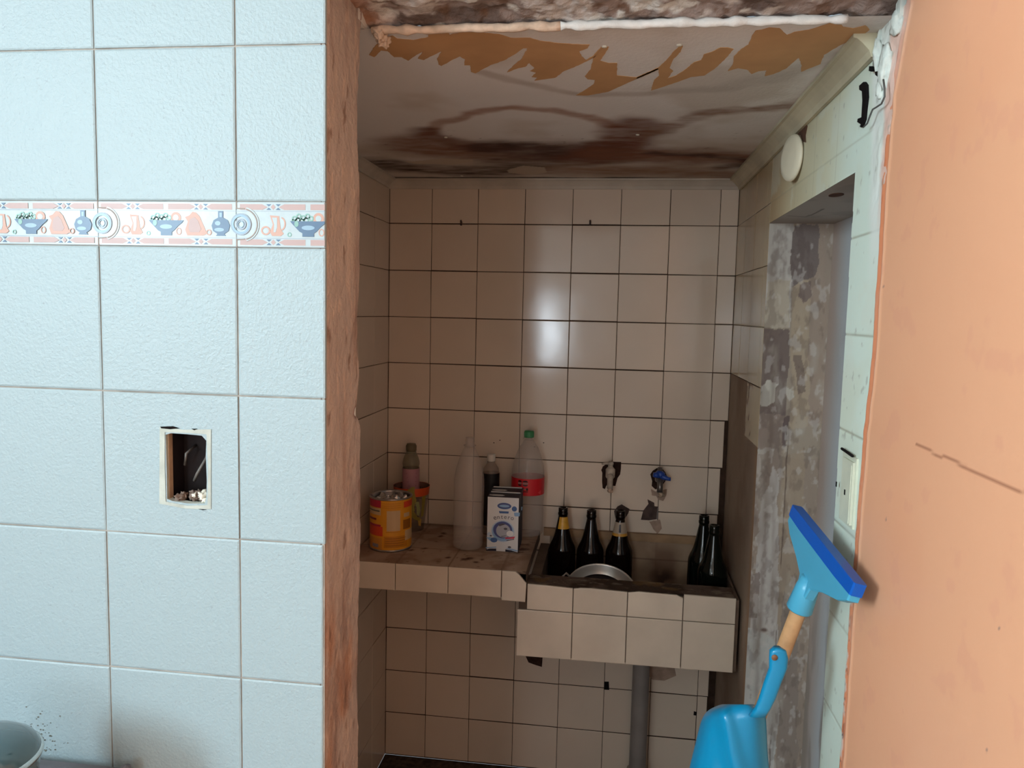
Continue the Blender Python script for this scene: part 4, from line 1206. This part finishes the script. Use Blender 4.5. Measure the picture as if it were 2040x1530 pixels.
def pet(x, y, label, s=1.0, hs=1.0, cap=None, lab=False):
    t = thing('plastic_bottle', label, 'bottle', (x, y, CZ + .0012), 0, None)
    mb = MB(); mb.lathe([(r_ * (s if z < .29 else 1), z * hs) for r_, z in PETB], 40); mb.build('plastic_body', PETC, t)
    z0 = .306 * hs
    mb = MB(); mb.lathe([(.0135, z0 - .001), (.0185, z0 + .001), (.0185, z0 + .0035), (.0135, z0 + .005), (.0130, z0 + .010), (.0142, z0 + .012), (.0130, z0 + .015), (.0142, z0 + .018), (.0128, z0 + .021), (.0128, z0 + .026), (.0105, z0 + .026), (.0105, z0)], 28, cap=False)
    mb.build('neck_thread', PETC, t)
    if cap is not None:
        mb = MB(); mb.lathe([(.0155, z0 + .006), (.0158, z0 + .008), (.0155, z0 + .024), (.0145, z0 + .0265), (0, z0 + .027)], 28)
        for k in range(24):
            a = k * math.pi / 12; mb.box((.0153 * math.cos(a) - .0007, .0153 * math.sin(a) - .0007, z0 + .008), (.0153 * math.cos(a) + .0007, .0153 * math.sin(a) + .0007, z0 + .022))
        mb.build('screw_cap', cap, t)
    return t


pet(-.408, 2.214, 'clear plastic bottle without cap, left of the milk carton')
t = pet(-.251, 2.388, 'clear plastic bottle with green cap and red label behind the milk cartons', 1.14, 1.0, mat('green_cap_plastic', (52, 130, 78), .4))
R2 = .0455 * 1.14 + .0006; aa = cam_ang(-.251, 2.388)
mb = MB(); mb.lathe([(R2, .135), (R2, .188)], 48, 0, cap=False); 


def cyl_patch(mb, a, b, z0, z1, R, a_c, mi, n=8):
    vs = [(R * math.cos(a_c + (a + (b - a) * k / n) / R), R * math.sin(a_c + (a + (b - a) * k / n) / R), z) for k in range(n + 1) for z in (z0, z1)]
    mb.add(vs, [(2 * k, 2 * k + 2, 2 * k + 3, 2 * k + 1) for k in range(n)], mi, True)


def cyl_poly(mb, P, R, a_c, mi, rcor=0.0, flip=True):
    """flat outline (metres along the girth, height) wrapped on a cylinder; u grows to the right as seen from outside"""
    vs = []; n = len(P)
    for rad_ in (R, R + .0004):
        for u, v in P:
            a = a_c + u / R; vs.append((rad_ * math.cos(a), rad_ * math.sin(a), v))
    mb.add(vs, [tuple(n + i for i in range(n))] + [(i, (i + 1) % n, n + (i + 1) % n, n + i) for i in range(n)], mi)


def half(cx, cy, rx, ry, up=True, n=10):
    s_ = 1 if up else -1
    return [(cx + rx * math.cos(math.pi * k / n), cy + s_ * ry * math.sin(math.pi * k / n)) for k in range(n + 1)]


u0 = -.020
for (cx, w) in ((u0 - .006, .0065), (u0 + .012, .0085)):
    cyl_poly(mb, half(cx, .178, w, .0055, True), R2 + .0003, aa, 1); cyl_poly(mb, half(cx, .170, w, .0045, False), R2 + .0003, aa, 1)
    cyl_poly(mb, [(cx - w, .1715), (cx + w, .1715), (cx + w, .1765), (cx - w, .1765)], R2 + .0003, aa, 2)
cyl_poly(mb, [(u0 + .002, .152), (u0 + .021, .152), (u0 + .021, .160), (u0 + .002, .160)], R2 + .0003, aa, 1)
cyl_poly(mb, [(u0 + .004, .1545), (u0 + .015, .1545), (u0 + .015, .1575), (u0 + .004, .1575)], R2 + .0007, aa, 2)
cyl_poly(mb, [(u0 + .005, .147), (u0 + .021, .147), (u0 + .021, .1495), (u0 + .005, .1495)], R2 + .0003, aa, 1)
cyl_poly(mb, [(-.045, .136), (-.026, .136), (-.024, .155), (-.032, .162), (-.045, .158)], R2 + .0003, aa, 3)
cyl_poly(mb, [(u0 + .024, .137), (.046, .137), (.046, .151), (.036, .145)], R2 + .0003, aa, 4)
mb.build('label', [mat('red_label', (206, 34, 44), .4), mat('label_black', (28, 20, 20), .5), mat('label_grey', (150, 120, 112), .5), mat('label_orange', (214, 92, 50), .5), mat('label_light_red', (222, 74, 78), .4)], t, fix=False)

# small bottle with white cap behind the cartons
t = thing('small_bottle', 'small bottle with white cap half hidden behind the milk cartons', 'bottle', (-.368, 2.375, CZ + .0012))
mb = MB(); mb.lathe([(0, 0), (.024, 0), (.027, .004), (.027, .19), (.024, .21), (.013, .226), (.0125, .235)], 28); mb.build('plastic_body', pet_mat('pale_clear_plastic', (170, 150, 138), .45), t)
mb = MB(); mb.lathe([(0, .232), (.0125, .232), (.0135, .234), (.0132, .252), (.0115, .255), (0, .2555)], 20); mb.build('screw_cap', mat('white_cap_plastic', (214, 208, 200), .4), t)
mb = MB(); mb.lathe([(.0276, .03), (.0276, .196)], 28, cap=False); mb.build('label', mat('black_label', (20, 17, 20), .5), t)


# ---- milk cartons
WHT = mat('carton_white', (226, 226, 228), .5, .4, var=.05); NAVY = mat('carton_navy', (34, 34, 52), .5, .4)
CB1 = mat('print_blue', (70, 104, 160), .5); CB2 = mat('print_light_blue', (140, 176, 214), .5); CB3 = mat('print_deep_blue', (78, 86, 142), .5); CG = mat('print_grey', (176, 178, 190), .5); CR = mat('print_red', (206, 70, 92), .5); CT = mat('print_text', (86, 84, 96), .5); CW = mat('print_highlight', (236, 236, 238), .5); CP = mat('print_pale_blue', (192, 206, 224), .5)


def carton(x, y, rz, label):
    t = thing('milk_carton', label, 'carton', (x, y, CZ + .0012), rz, 'milk cartons on the counter')
    w, d, h = .0475, .0315, .162; mb = MB()
    b = .0015
    prof = [(-w, -d + b), (-w + b, -d), (w - b, -d), (w, -d + b), (w, d - b), (w - b, d), (-w + b, d), (-w, d - b)]
    n = 8
    mb.add([(u, v, z) for z in (0, h) for u, v in prof], [tuple(range(n))[::-1]] + [(i, (i + 1) % n, n + (i + 1) % n, n + i) for i in range(n)])
    for i, m_ in enumerate([0] + [1 if k in (2, 3, 4, 6, 7, 0) else 0 for k in range(8)]): mb.m[i] = m_
    o = mb.build('carton_body', [WHT, NAVY], t)
    mb = MB(); mb.add([(u, v, h) for u, v in prof] + [(u * .985, v * .93, h + .0012) for u, v in prof], [tuple(n + i for i in range(n))] + [(i, (i + 1) % n, n + (i + 1) % n, n + i) for i in range(n)], 0)
    fr = F((0, 0, h + .0012), (1, 0, 0), (0, 1, 0), (0, 0, 1))
    mb.prism(fr, [(-.044, -.016), (-.030, -.021), (-.005, -.020), (.002, -.012), (-.006, -.004), (-.030, -.003), (-.044, -.008)], 0, .0004, 1)
    mb.prism(fr, [(-.044, .0225), (.044, .0225), (.044, .028), (-.044, .028)], 0, .0022, 1)
    mb.build('top_seal', [NAVY, WHT], t)
    # side flap edges
    mb = MB(); fr = F((0, -d, 0), (1, 0, 0), (0, 0, 1), (0, -1, 0))
    K = .1555 / 1010.0                      # scale of the print trace
    X = lambda P: [((x_ - 525) * .095 / 560, (1440 - y_) * K) for x_, y_ in P]
    e = lambda cx, cy, rx, ry, n_=26, a0=0, a1=360: [(cx + rx * math.cos(math.radians(a0 + (a1 - a0) * k / n_)), cy - ry * math.sin(math.radians(a0 + (a1 - a0) * k / n_))) for k in range(n_)]
    pr = lambda P, h1, mi: mb.prism(fr, X(P), 0, h1, mi)
    pr(e(525, 1045, 205, 215), .0001, 6); pr(e(525, 1045, 185, 195), .00015, 2)
    pr(e(525, 1020, 165, 165), .0002, 3); pr(e(535, 1035, 125, 130), .00025, 4); pr(e(545, 1070, 115, 95), .0003, 4)
    pr([(440, 920), (520, 890), (580, 905), (470, 950)], .00035, 8); pr(e(575, 995, 32, 22), .00035, 8)
    pr(e(655, 1085, 62, 58), .0004, 7); pr([(575, 1165), (745, 1135), (725, 1180), (575, 1195)], .0005, 5); pr([(600, 1215), (730, 1185), (725, 1200), (590, 1232)], .00045, 8)
    pr([(500, 1140), (590, 1125), (580, 1138), (505, 1152)], .0004, 8)
    pr(e(545, 553, 122, 62), .0002, 1); pr(e(545, 548, 108, 48), .00025, 3); pr(e(545, 553, 90, 26), .0003, 2)
    pr([(450, 655), (625, 655), (620, 695), (465, 698)], .0002, 1)
    pr(e(720, 600, 45, 50), .0002, 1); pr([(715, 670), (820, 665), (815, 735), (745, 745), (722, 730)], .0002, 2)
    pr(e(375, 1225, 62, 48), .0002, 1); pr(e(290, 1120, 35, 45), .0002, 6); pr(e(320, 1145, 20, 14), .00025, 8); pr([(240, 1180), (330, 1170), (420, 1260), (300, 1240)], .00015, 2)
    pr([(240, 1425), (300, 1400), (420, 1390), (420, 1438), (240, 1440)], .0003, 9); pr([(580, 1395), (680, 1410), (780, 1438), (580, 1440)], .0003, 9)
    pr([(230, 1378), (420, 1352), (420, 1372), (240, 1398)], .0002, 2); pr([(580, 1372), (700, 1378), (790, 1405), (790, 1425), (650, 1400)], .0002, 2)
    pr(e(650, 1350, 30, 20), .0002, 8)
    mb.build('front_print', [WHT, CB1, CB2, CB3, CG, CR, CP, CW, CT, NAVY], t)
    vs_all = []; fs_all = []
    tx = 'entero'
    for k, ch in enumerate(tx):
        vs, fs = text_mesh(ch, .0185 if k else .021, .0001)
        xx = 385 + k * 61; yy = 790 - 26 * math.sin(math.pi * (k + .4) / 6.2)
        cx_ = (xx - 525) * .095 / 560; cz_ = (1440 - yy) * K; b0 = len(vs_all); ra = (.25 - .1 * k)
        for v_ in vs:
            a_, b_ = v_[0] * math.cos(ra) - v_[1] * math.sin(ra), v_[0] * math.sin(ra) + v_[1] * math.cos(ra)
            vs_all.append((cx_ + a_, -d - .0004 - v_[2], cz_ + b_))
        fs_all += [[b0 + i for i in f] for f in fs]
    mb = MB(); mb.add(vs_all, fs_all); mb.build('lettering', CT, t)
    return t


carton(-.302, 2.224, math.radians(1), 'white milk carton with blue ring print, front one of two')
carton(-.304, 2.291, math.radians(3), 'milk carton standing directly behind the front carton')

# ---- open tin can
x, y = -.636, 2.178
t = thing('tin_can', 'open yellow tin can with torn lid at left end of the counter', 'tin can', (x, y, CZ + .0012))
ca = cam_ang(x, y); R0 = .0615
YEL = mat('yellow_can_print', (232, 158, 40), .45, .4, var=.12, vscale=30); TIN = mat('tin_metal', (168, 162, 160), .3, .5, .9, bump=.2, bscale=40)
mb = MB(); mb.lathe([(R0, .004), (R0, .152)], 56, 0, cap=False)
P = lambda a, b, z0, z1, mi, dr=.0004: cyl_patch(mb, a, b, z0, z1, R0 + dr, ca, mi)
P(-.085, -.030, .130, .151, 1); P(-.085, -.030, .108, .128, 4, .0006); P(-.085, -.034, .118, .122, 5, .0010); P(-.082, -.046, .092, .098, 2, .0006)
P(-.085, -.024, .046, .074, 3); P(-.085, -.03, .074, .080, 1, .0006); P(-.085, -.026, .006, .040, 6, .0002); P(-.062, -.038, .012, .022, 7, .0006)
P(-.012, .028, .062, .122, 4, .0006); P(-.014, .030, .058, .060, 8, .0006); P(-.020, .055, .012, .046, 8, .0003); P(.038, .070, .064, .092, 9, .0006)
P(.040, .095, .128, .146, 3, .0004); P(.045, .09, .03, .06, 4, .0005); P(.040, .064, .100, .112, 4, .0006)
for k in range(4): P(-.016, .040 + .003 * k, .018 + .007 * k, .0195 + .007 * k, 9, .0008)
for k in range(3): P(-.026, .03, .130 + .006 * k, .1315 + .006 * k, 8, .0008)
mb.build('can_body', [YEL, mat('can_crimson', (178, 36, 60), .45), mat('can_dark_red', (110, 40, 40), .45), mat('can_red', (214, 72, 40), .45), mat('can_cream', (204, 172, 130), .5), mat('can_green_grey', (96, 96, 78), .5), mat('can_ochre', (206, 138, 52), .5), mat('can_blue_grey', (140, 134, 140), .5), mat('can_dark_yellow', (202, 128, 24), .5), mat('can_brown', (150, 92, 20), .5)], t, fix=False)
mb = MB(); mb.lathe([(R0, .151), (R0 + .002, .1525), (R0 + .002, .1555), (R0, .157), (R0 - .004, .156), (R0 - .0045, .152), (R0 - .005, .004), (0, .003)], 56, cap=False); mb.lathe([(0, 0), (R0 - .002, 0), (R0 + .002, .001), (R0 + .002, .0045), (R0, .0055)], 56, cap=False)
mb.build('rim', TIN, t)
bm_v = []; nx, ny = 14, 14
mb = MB()
for jj in range(ny):
    for ii in range(nx):
        u = (ii / (nx - 1) - .5) * 2; v = (jj / (ny - 1) - .5) * 2
        r_ = math.sqrt(max(u * u, v * v)); aa_ = math.atan2(v, u); rad_ = r_ * (R0 - .008) * (.93 + .06 * math.sin(aa_ * 3))
        zz = .138 + .018 * mnoise.noise(Vector((u * 1.6, v * 1.6, 4.2))) + .010 * mnoise.noise(Vector((u * 4, v * 4, 1.2))) + .008 * v
        bm_v.append((rad_ * math.cos(aa_), rad_ * math.sin(aa_), min(.158, zz)))
mb.add(bm_v, [(a * nx + b, a * nx + b + 1, (a + 1) * nx + b + 1, (a + 1) * nx + b) for a in range(ny - 1) for b in range(nx - 1) if not (b > 9 and 3 < a < 9) and not (b < 3 and 2 < a < 7)])
mb.build('torn_foil_lid', mat('crumpled_foil', (196, 190, 188), .25, .5, .95), t)

# ---- decorated cup and the small bottle in it
x, y = -.624, 2.370
t = thing('decorated_cup', 'clear plastic cup with orange rim and yellow flower print behind the can', 'cup', (x, y, CZ + .0012))
ca = cam_ang(x, y); cupm = pet_mat('tinted_clear_cup', (150, 128, 112), .35)
prof = [(.040, .0), (.044, .03), (.049, .07), (.054, .11), (.0575, .142)]
mb = MB(); mb.lathe([(0, .002), (.038, .0)] + prof + [(.0565, .142), (.053, .11)], 44, cap=False); mb.build('cup_body', cupm, t)
mb = MB(); mb.lathe([(.0555, .116), (.0583, .1425)], 44, 0, cap=False); mb.lathe([(.0550, .116), (.0570, .1420)], 44, 1, cap=False); mb.build('rim_band', [mat('orange_rim', (206, 82, 36), .45), mat('dark_orange_inside', (120, 44, 30), .6)], t, fix=False)


def cone_poly(mb, P, mi, off):
    """outline in (girth, height) sliced into narrow upright strips that follow the cup"""
    us_ = sorted(set([p_[0] for p_ in P] + list(np.arange(min(p_[0] for p_ in P), max(p_[0] for p_ in P), .004))))
    for a_, b_ in zip(us_[:-1], us_[1:]):
        um = (a_ + b_) / 2; hits = []
        for k in range(len(P)):
            p0, p1 = P[k], P[(k + 1) % len(P)]
            if (p0[0] > um) != (p1[0] > um):
                sl = (p1[1] - p0[1]) / (p1[0] - p0[0]); hits.append((p0[1] + sl * (um - p0[0]), p0[1] + sl * (a_ - p0[0]), p0[1] + sl * (b_ - p0[0])))
        hits.sort()
        for h0, h1 in zip(hits[::2], hits[1::2]):
            vs = []
            for u, v in ((a_, h0[1]), (b_, h0[2]), (b_, h1[2]), (a_, h1[1])):
                r_ = float(np.interp(v, [p_[1] for p_ in prof], [p_[0] for p_ in prof])) + off; an = ca + u / .05; vs.append((r_ * math.cos(an), r_ * math.sin(an), v))
            mb.add(vs, [(0, 1, 2, 3)], mi)


mb = MB(); OL = mat('olive_yellow_print', (150, 136, 56), .5, var=.2, vscale=40); PG = mat('pale_green_print', (150, 156, 104), .5); YO = mat('yellow_print', (190, 150, 70), .5)
cone_poly(mb, [(-.056, .130), (-.03, .121), (-.016, .134), (.000, .150), (.008, .150), (.008, .130), (.014, .105), (.008, .085), (.010, .07), (-.014, .075), (-.022, .10), (-.044, .108)], 0, .0022)
cone_poly(mb, [(-.014, .076), (.006, .072), (.014, .06), (.020, .05), (.034, .045), (.030, .036), (.014, .040), (0, .05), (-.01, .06)], 0, .0014)
cone_poly(mb, [(.010, .10), (.022, .100), (.030, .07), (.026, .052), (.018, .056), (.016, .08)], 1, .0013)
cone_poly(mb, [(.032, .115), (.046, .118), (.046, .05), (.034, .046), (.034, .08)], 0, .0012)
cone_poly(mb, [(.022, .044), (.038, .040), (.038, .016), (.028, .020)], 2, .0012)
cone_poly(mb, [(-.05, .10), (-.036, .10), (-.030, .05), (-.046, .04)], 0, .0012)
mb.build('flower_print', [OL, PG, YO], t, fix=False)
x2, y2 = x - .006, y + .012
pt = on_y(822, 884, y2)
t = thing('labelled_bottle', 'small clear bottle with pink label standing in the decorated cup', 'bottle', (x2, y2, CZ + .006)); hh = pt[2] - CZ - .006
mb = MB(); mb.lathe(rr([(0, 0), (.024, 0), (.027, .004), (.027, hh - .085), (.026, hh - .072), (.028, hh - .062), (.024, hh - .045), (.0165, hh - .028), (.0155, hh - .022)]), 32); mb.build('plastic_body', pet_mat('greenish_clear_plastic', (128, 122, 96), .5), t)
mb = MB(); mb.lathe([(.0155, hh - .024), (.017, hh - .022), (.0172, hh - .006), (.0150, hh - .003), (.0145, hh), (0, hh)], 24); mb.build('screw_cap', mat('olive_cap_plastic', (110, 98, 72), .5, alpha=.8), t)
mb = MB(); mb.lathe([(.0276, hh - .150), (.0276, hh - .078)], 32, 0, cap=False)
a = cam_ang(x2, y2)
for k in range(4): cyl_poly(mb, [(-.016 + .003 * k, hh - .095 - .013 * k), (.018, hh - .095 - .013 * k), (.018, hh - .090 - .013 * k), (-.016 + .003 * k, hh - .090 - .013 * k)], .0279, a, 1)
mb.build('label', [mat('pink_label', (176, 128, 138), .5), mat('mauve_print', (150, 92, 112), .5)], t, fix=False)

# ---- squeegee leaning on the right wall
P1 = Vector(on_y(1706, 1168, 1.04)); P2 = Vector(on_y(1583, 1013, 1.32))
MID = (P1 + P2) / 2 + (P1 - P2).normalized() * .008; B3 = Vector(on_y(1562, 1293, 1.205))
hx = (P1 - P2).normalized(); sd = (B3 - MID); sd = sd.normalized(); nn = hx.cross(sd).normalized()
if nn.y > 0: nn = -nn
tfl = ((ZFL + .012) - MID.z) / sd.z; foot = MID + sd * tfl
t = thing('squeegee', 'blue floor squeegee with wooden stick, leaning head up on the right wall', 'squeegee', tuple(foot))
L = lambda a, b, c=0.0: tuple(MID + hx * a + sd * b + nn * c - foot)
lb = mat('light_blue_plastic', (74, 160, 192), .35, .5, var=.06); db = mat('deep_blue_rubber', (0, 84, 176), .4, .5); wood = mat('pale_wood_stick', (206, 158, 112), .55, .3, var=.35, vscale=22)
hw = (P1 - P2).length / 2


def plate(mb, P, c0, c1, bev=.003):
    n = len(P); cx = sum(p[0] for p in P) / n; cy = sum(p[1] for p in P) / n
    ins = [(p[0] + (cx - p[0]) * bev / max(.02, math.hypot(cx - p[0], cy - p[1])), p[1] + (cy - p[1]) * bev / max(.02, math.hypot(cx - p[0], cy - p[1]))) for p in P]
    vs = [L(a, b, c) for S, c in ((ins, c0), (P, c0 + bev * .6), (P, c1 - bev * .6), (ins, c1)) for a, b in S]
    fs = [tuple(range(n))[::-1], tuple(3 * n + i for i in range(n))] + [(k * n + i, k * n + (i + 1) % n, (k + 1) * n + (i + 1) % n, (k + 1) * n + i) for k in range(3) for i in range(n)]
    mb.add(vs, fs, 0, False)


mb = MB(); plate(mb, [(-hw, .010), (hw, .010), (hw, .020), (hw * .82, .034), (hw * .45, .050), (.026, .066), (.020, .085), (-.020, .085), (-.026, .066), (-hw * .45, .050), (-hw * .82, .034), (-hw, .020)], -.008, .008); mb.build('head', lb, t)
mb = MB(); plate(mb, [(-hw - .002, -.008), (hw + .002, -.008), (hw + .002, .011), (hw * .6, .013), (-hw * .6, .013), (-hw - .002, .011)], -.009, .009, .003); mb.build('rubber_blade', db, t)
mb = MB(); mb.tube([L(0, .058), L(0, .075), L(0, .112), L(0, .114)], [.014, .017, .0195, .018], 24); mb.build('socket', lb, t)
mb = MB(); mb.tube([L(0, .10), tuple((MID + sd * (tfl * .5)) - foot), (0, 0, 0)], .0118, 20); mb.build('stick', wood, t)

# ---- dustpan clipped on the stick
cy = mat('cyan_plastic', (6, 128, 172), .28, .5, coat=.2); cy2 = mat('cyan_plastic_inside', (20, 140, 184), .4, .5)
DP = 1.150
hand = [(1290, 1541, 1556, .0), (1296, 1533, 1566, 0), (1310, 1532, 1570, 0), (1330, 1532, 1568, 0), (1360, 1521, 1556, 0), (1390, 1512, 1545, .0), (1410, 1504, 1535, 0), (1425, 1492, 1526, .0)]
panr = [(1405, 1440, 1500), (1409, 1428, 1510), (1416, 1412, 1519), (1426, 1403, 1524), (1440, 1397, 1525), (1460, 1392, 1526), (1490, 1385, 1527), (1515, 1378, 1529), (1545, 1372, 1533), (1600, 1362, 1541), (1660, 1352, 1548), (1700, 1346, 1552)]
base = Vector(on_y(1450, 1700, DP))
t = thing('dustpan', 'bright blue plastic dustpan hooked on the squeegee stick', 'dustpan', tuple(base))


def loft(mb, rows_, depthf, bulge, nseg=18, Y=DP, th=.0025):
    V = []; 
    for i, r_ in enumerate(rows_):
        py, xl, xr_ = r_[:3]
        for k in range(nseg + 1):
            s_ = k / nseg; dep = Y + depthf(i, s_) - bulge * (1 - (2 * s_ - 1) ** 2)
            p = on_y(xl + (xr_ - xl) * s_, py, dep); V.append(Vector(p) - base)
    n = nseg + 1; fs = [(i * n + k, i * n + k + 1, (i + 1) * n + k + 1, (i + 1) * n + k) for i in range(len(rows_) - 1) for k in range(nseg)]
    mb.add(V, fs, 0, True)


mb = MB()
loft(mb, panr, lambda i, s_: .016 * max(0, 1 - i / 3) + .03 * abs(2 * s_ - 1) ** 5 - .012 * math.exp(-((s_ - .15 - .06 * i) / .10) ** 2) * min(1, i / 3) + .03 * (1 - s_), .012)
o = mb.build('pan', cy, t); md = o.modifiers.new('thickness', 'SOLIDIFY'); md.thickness = .0025; md.offset = 1; sm = o.modifiers.new('smooth', 'SUBSURF'); sm.levels = 1; sm.render_levels = 2
mb = MB(); Vh = []
rowsH = hand
nseg = 20
for py, xl, xr_, _ in rowsH:
    a = Vector(on_y(xl, py, DP - .006)); b = Vector(on_y(xr_, py, DP - .006)); c = (a + b) / 2; w = (b - a) / 2
    for k in range(nseg):
        an = 2 * math.pi * k / nseg; ca_, sa_ = math.cos(an), math.sin(an)
        Vh.append(c + w * (abs(ca_) ** .7 * (1 if ca_ > 0 else -1)) + Vector((0, 1, 0)) * (.0075 * (abs(sa_) ** .7 * (1 if sa_ > 0 else -1))) - base)
fs = [(i * nseg + k, i * nseg + (k + 1) % nseg, (i + 1) * nseg + (k + 1) % nseg, (i + 1) * nseg + k) for i in range(len(rowsH) - 1) for k in range(nseg)] + [tuple(range(nseg)), tuple((len(rowsH) - 1) * nseg + k for k in range(nseg))[::-1]]
mb.add(Vh, fs, 0, True)
mb.build('grip', cy, t)
q = Vector(on_y(1543, 1310, DP - .0142)) - base
mb = MB(); Rx = Matrix.Rotation(math.radians(90), 3, 'X'); mb.lathe([(0, .0), (.0045, .0), (.0045, .0006), (0, .0006)], 16, 0, tuple(q), rot=Rx); mb.build('hanging_hole', mat('hole_shade', (120, 84, 62), .7), t)

# ---- stove corner and pot, lower left
t = thing('stove', 'dark stove whose back edge touches the white tiled wall', 'stove', (-1.0, .68, ZFL))
sx0, sx1, sy0, sy1, st = -.40, .343, -.28, .28, H - .664
mb = MB(); mb.box((sx0, sy0, .06), (sx1, sy1, st - .02)); mb.build('body', mat('dark_enamel', (70, 44, 44), .35, .5), t)
mb = MB(); mb.box((sx0 - .004, sy0 - .004, st - .02), (sx1 + .004, sy1, st)); mb.build('cooktop', mat('dark_red_brown_enamel', (58, 34, 36), .3, .5), t)
mb = MB(); mb.box((sx0 - .004, sy1 - .012, st), (sx1 + .004, sy1, st + .006)); mb.lathe([(0, 0), (.008, 0), (.007, .010), (0, .012)], 14, 0, (sx1 - .004, sy1 - .006, st + .003)); mb.build('back_rail', mat('grey_metal_rail', (104, 100, 104), .4, .5, .3), t)
for a in (sx0 + .04, sx1 - .04):
    for b in (sy0 + .04, sy1 - .04):
        mb = MB(); mb.lathe([(.018, 0), (.015, .06)], 14, 0, (a, b, 0)); mb.build('leg', M['black'], t)
x, y = -.752, .80
t = thing('lidded_pot', 'round pot with shiny glass lid on the stove, at the lower left edge', 'pot', (x, y, -.663))
mb = MB(); mb.lathe([(0, 0), (.060, 0), (.066, .006), (.0665, .100), (.068, .104), (.064, .104), (.062, .006), (0, .004)], 48, cap=False); mb.build('pot_body', mat('grey_blue_enamel', (112, 136, 142), .2, .5, coat=.4), t)
mb = MB(); mb.lathe([(.0685, .103), (.0695, .107), (.068, .111), (.0635, .119), (.052, .127), (.034, .133), (0, .135)], 48, cap=False); mb.build('glass_lid', mat('smoky_glass_lid', (70, 96, 104), .07, .6, coat=.5, alpha=.93), t)
mb = MB(); mb.lathe([(.0683, .1015), (.0712, .1025), (.0720, .1055), (.0712, .1085), (.0683, .109)], 48, cap=False); mb.build('lid_rim', mat('steel_lid_rim', (196, 206, 206), .2, .5, .8), t)
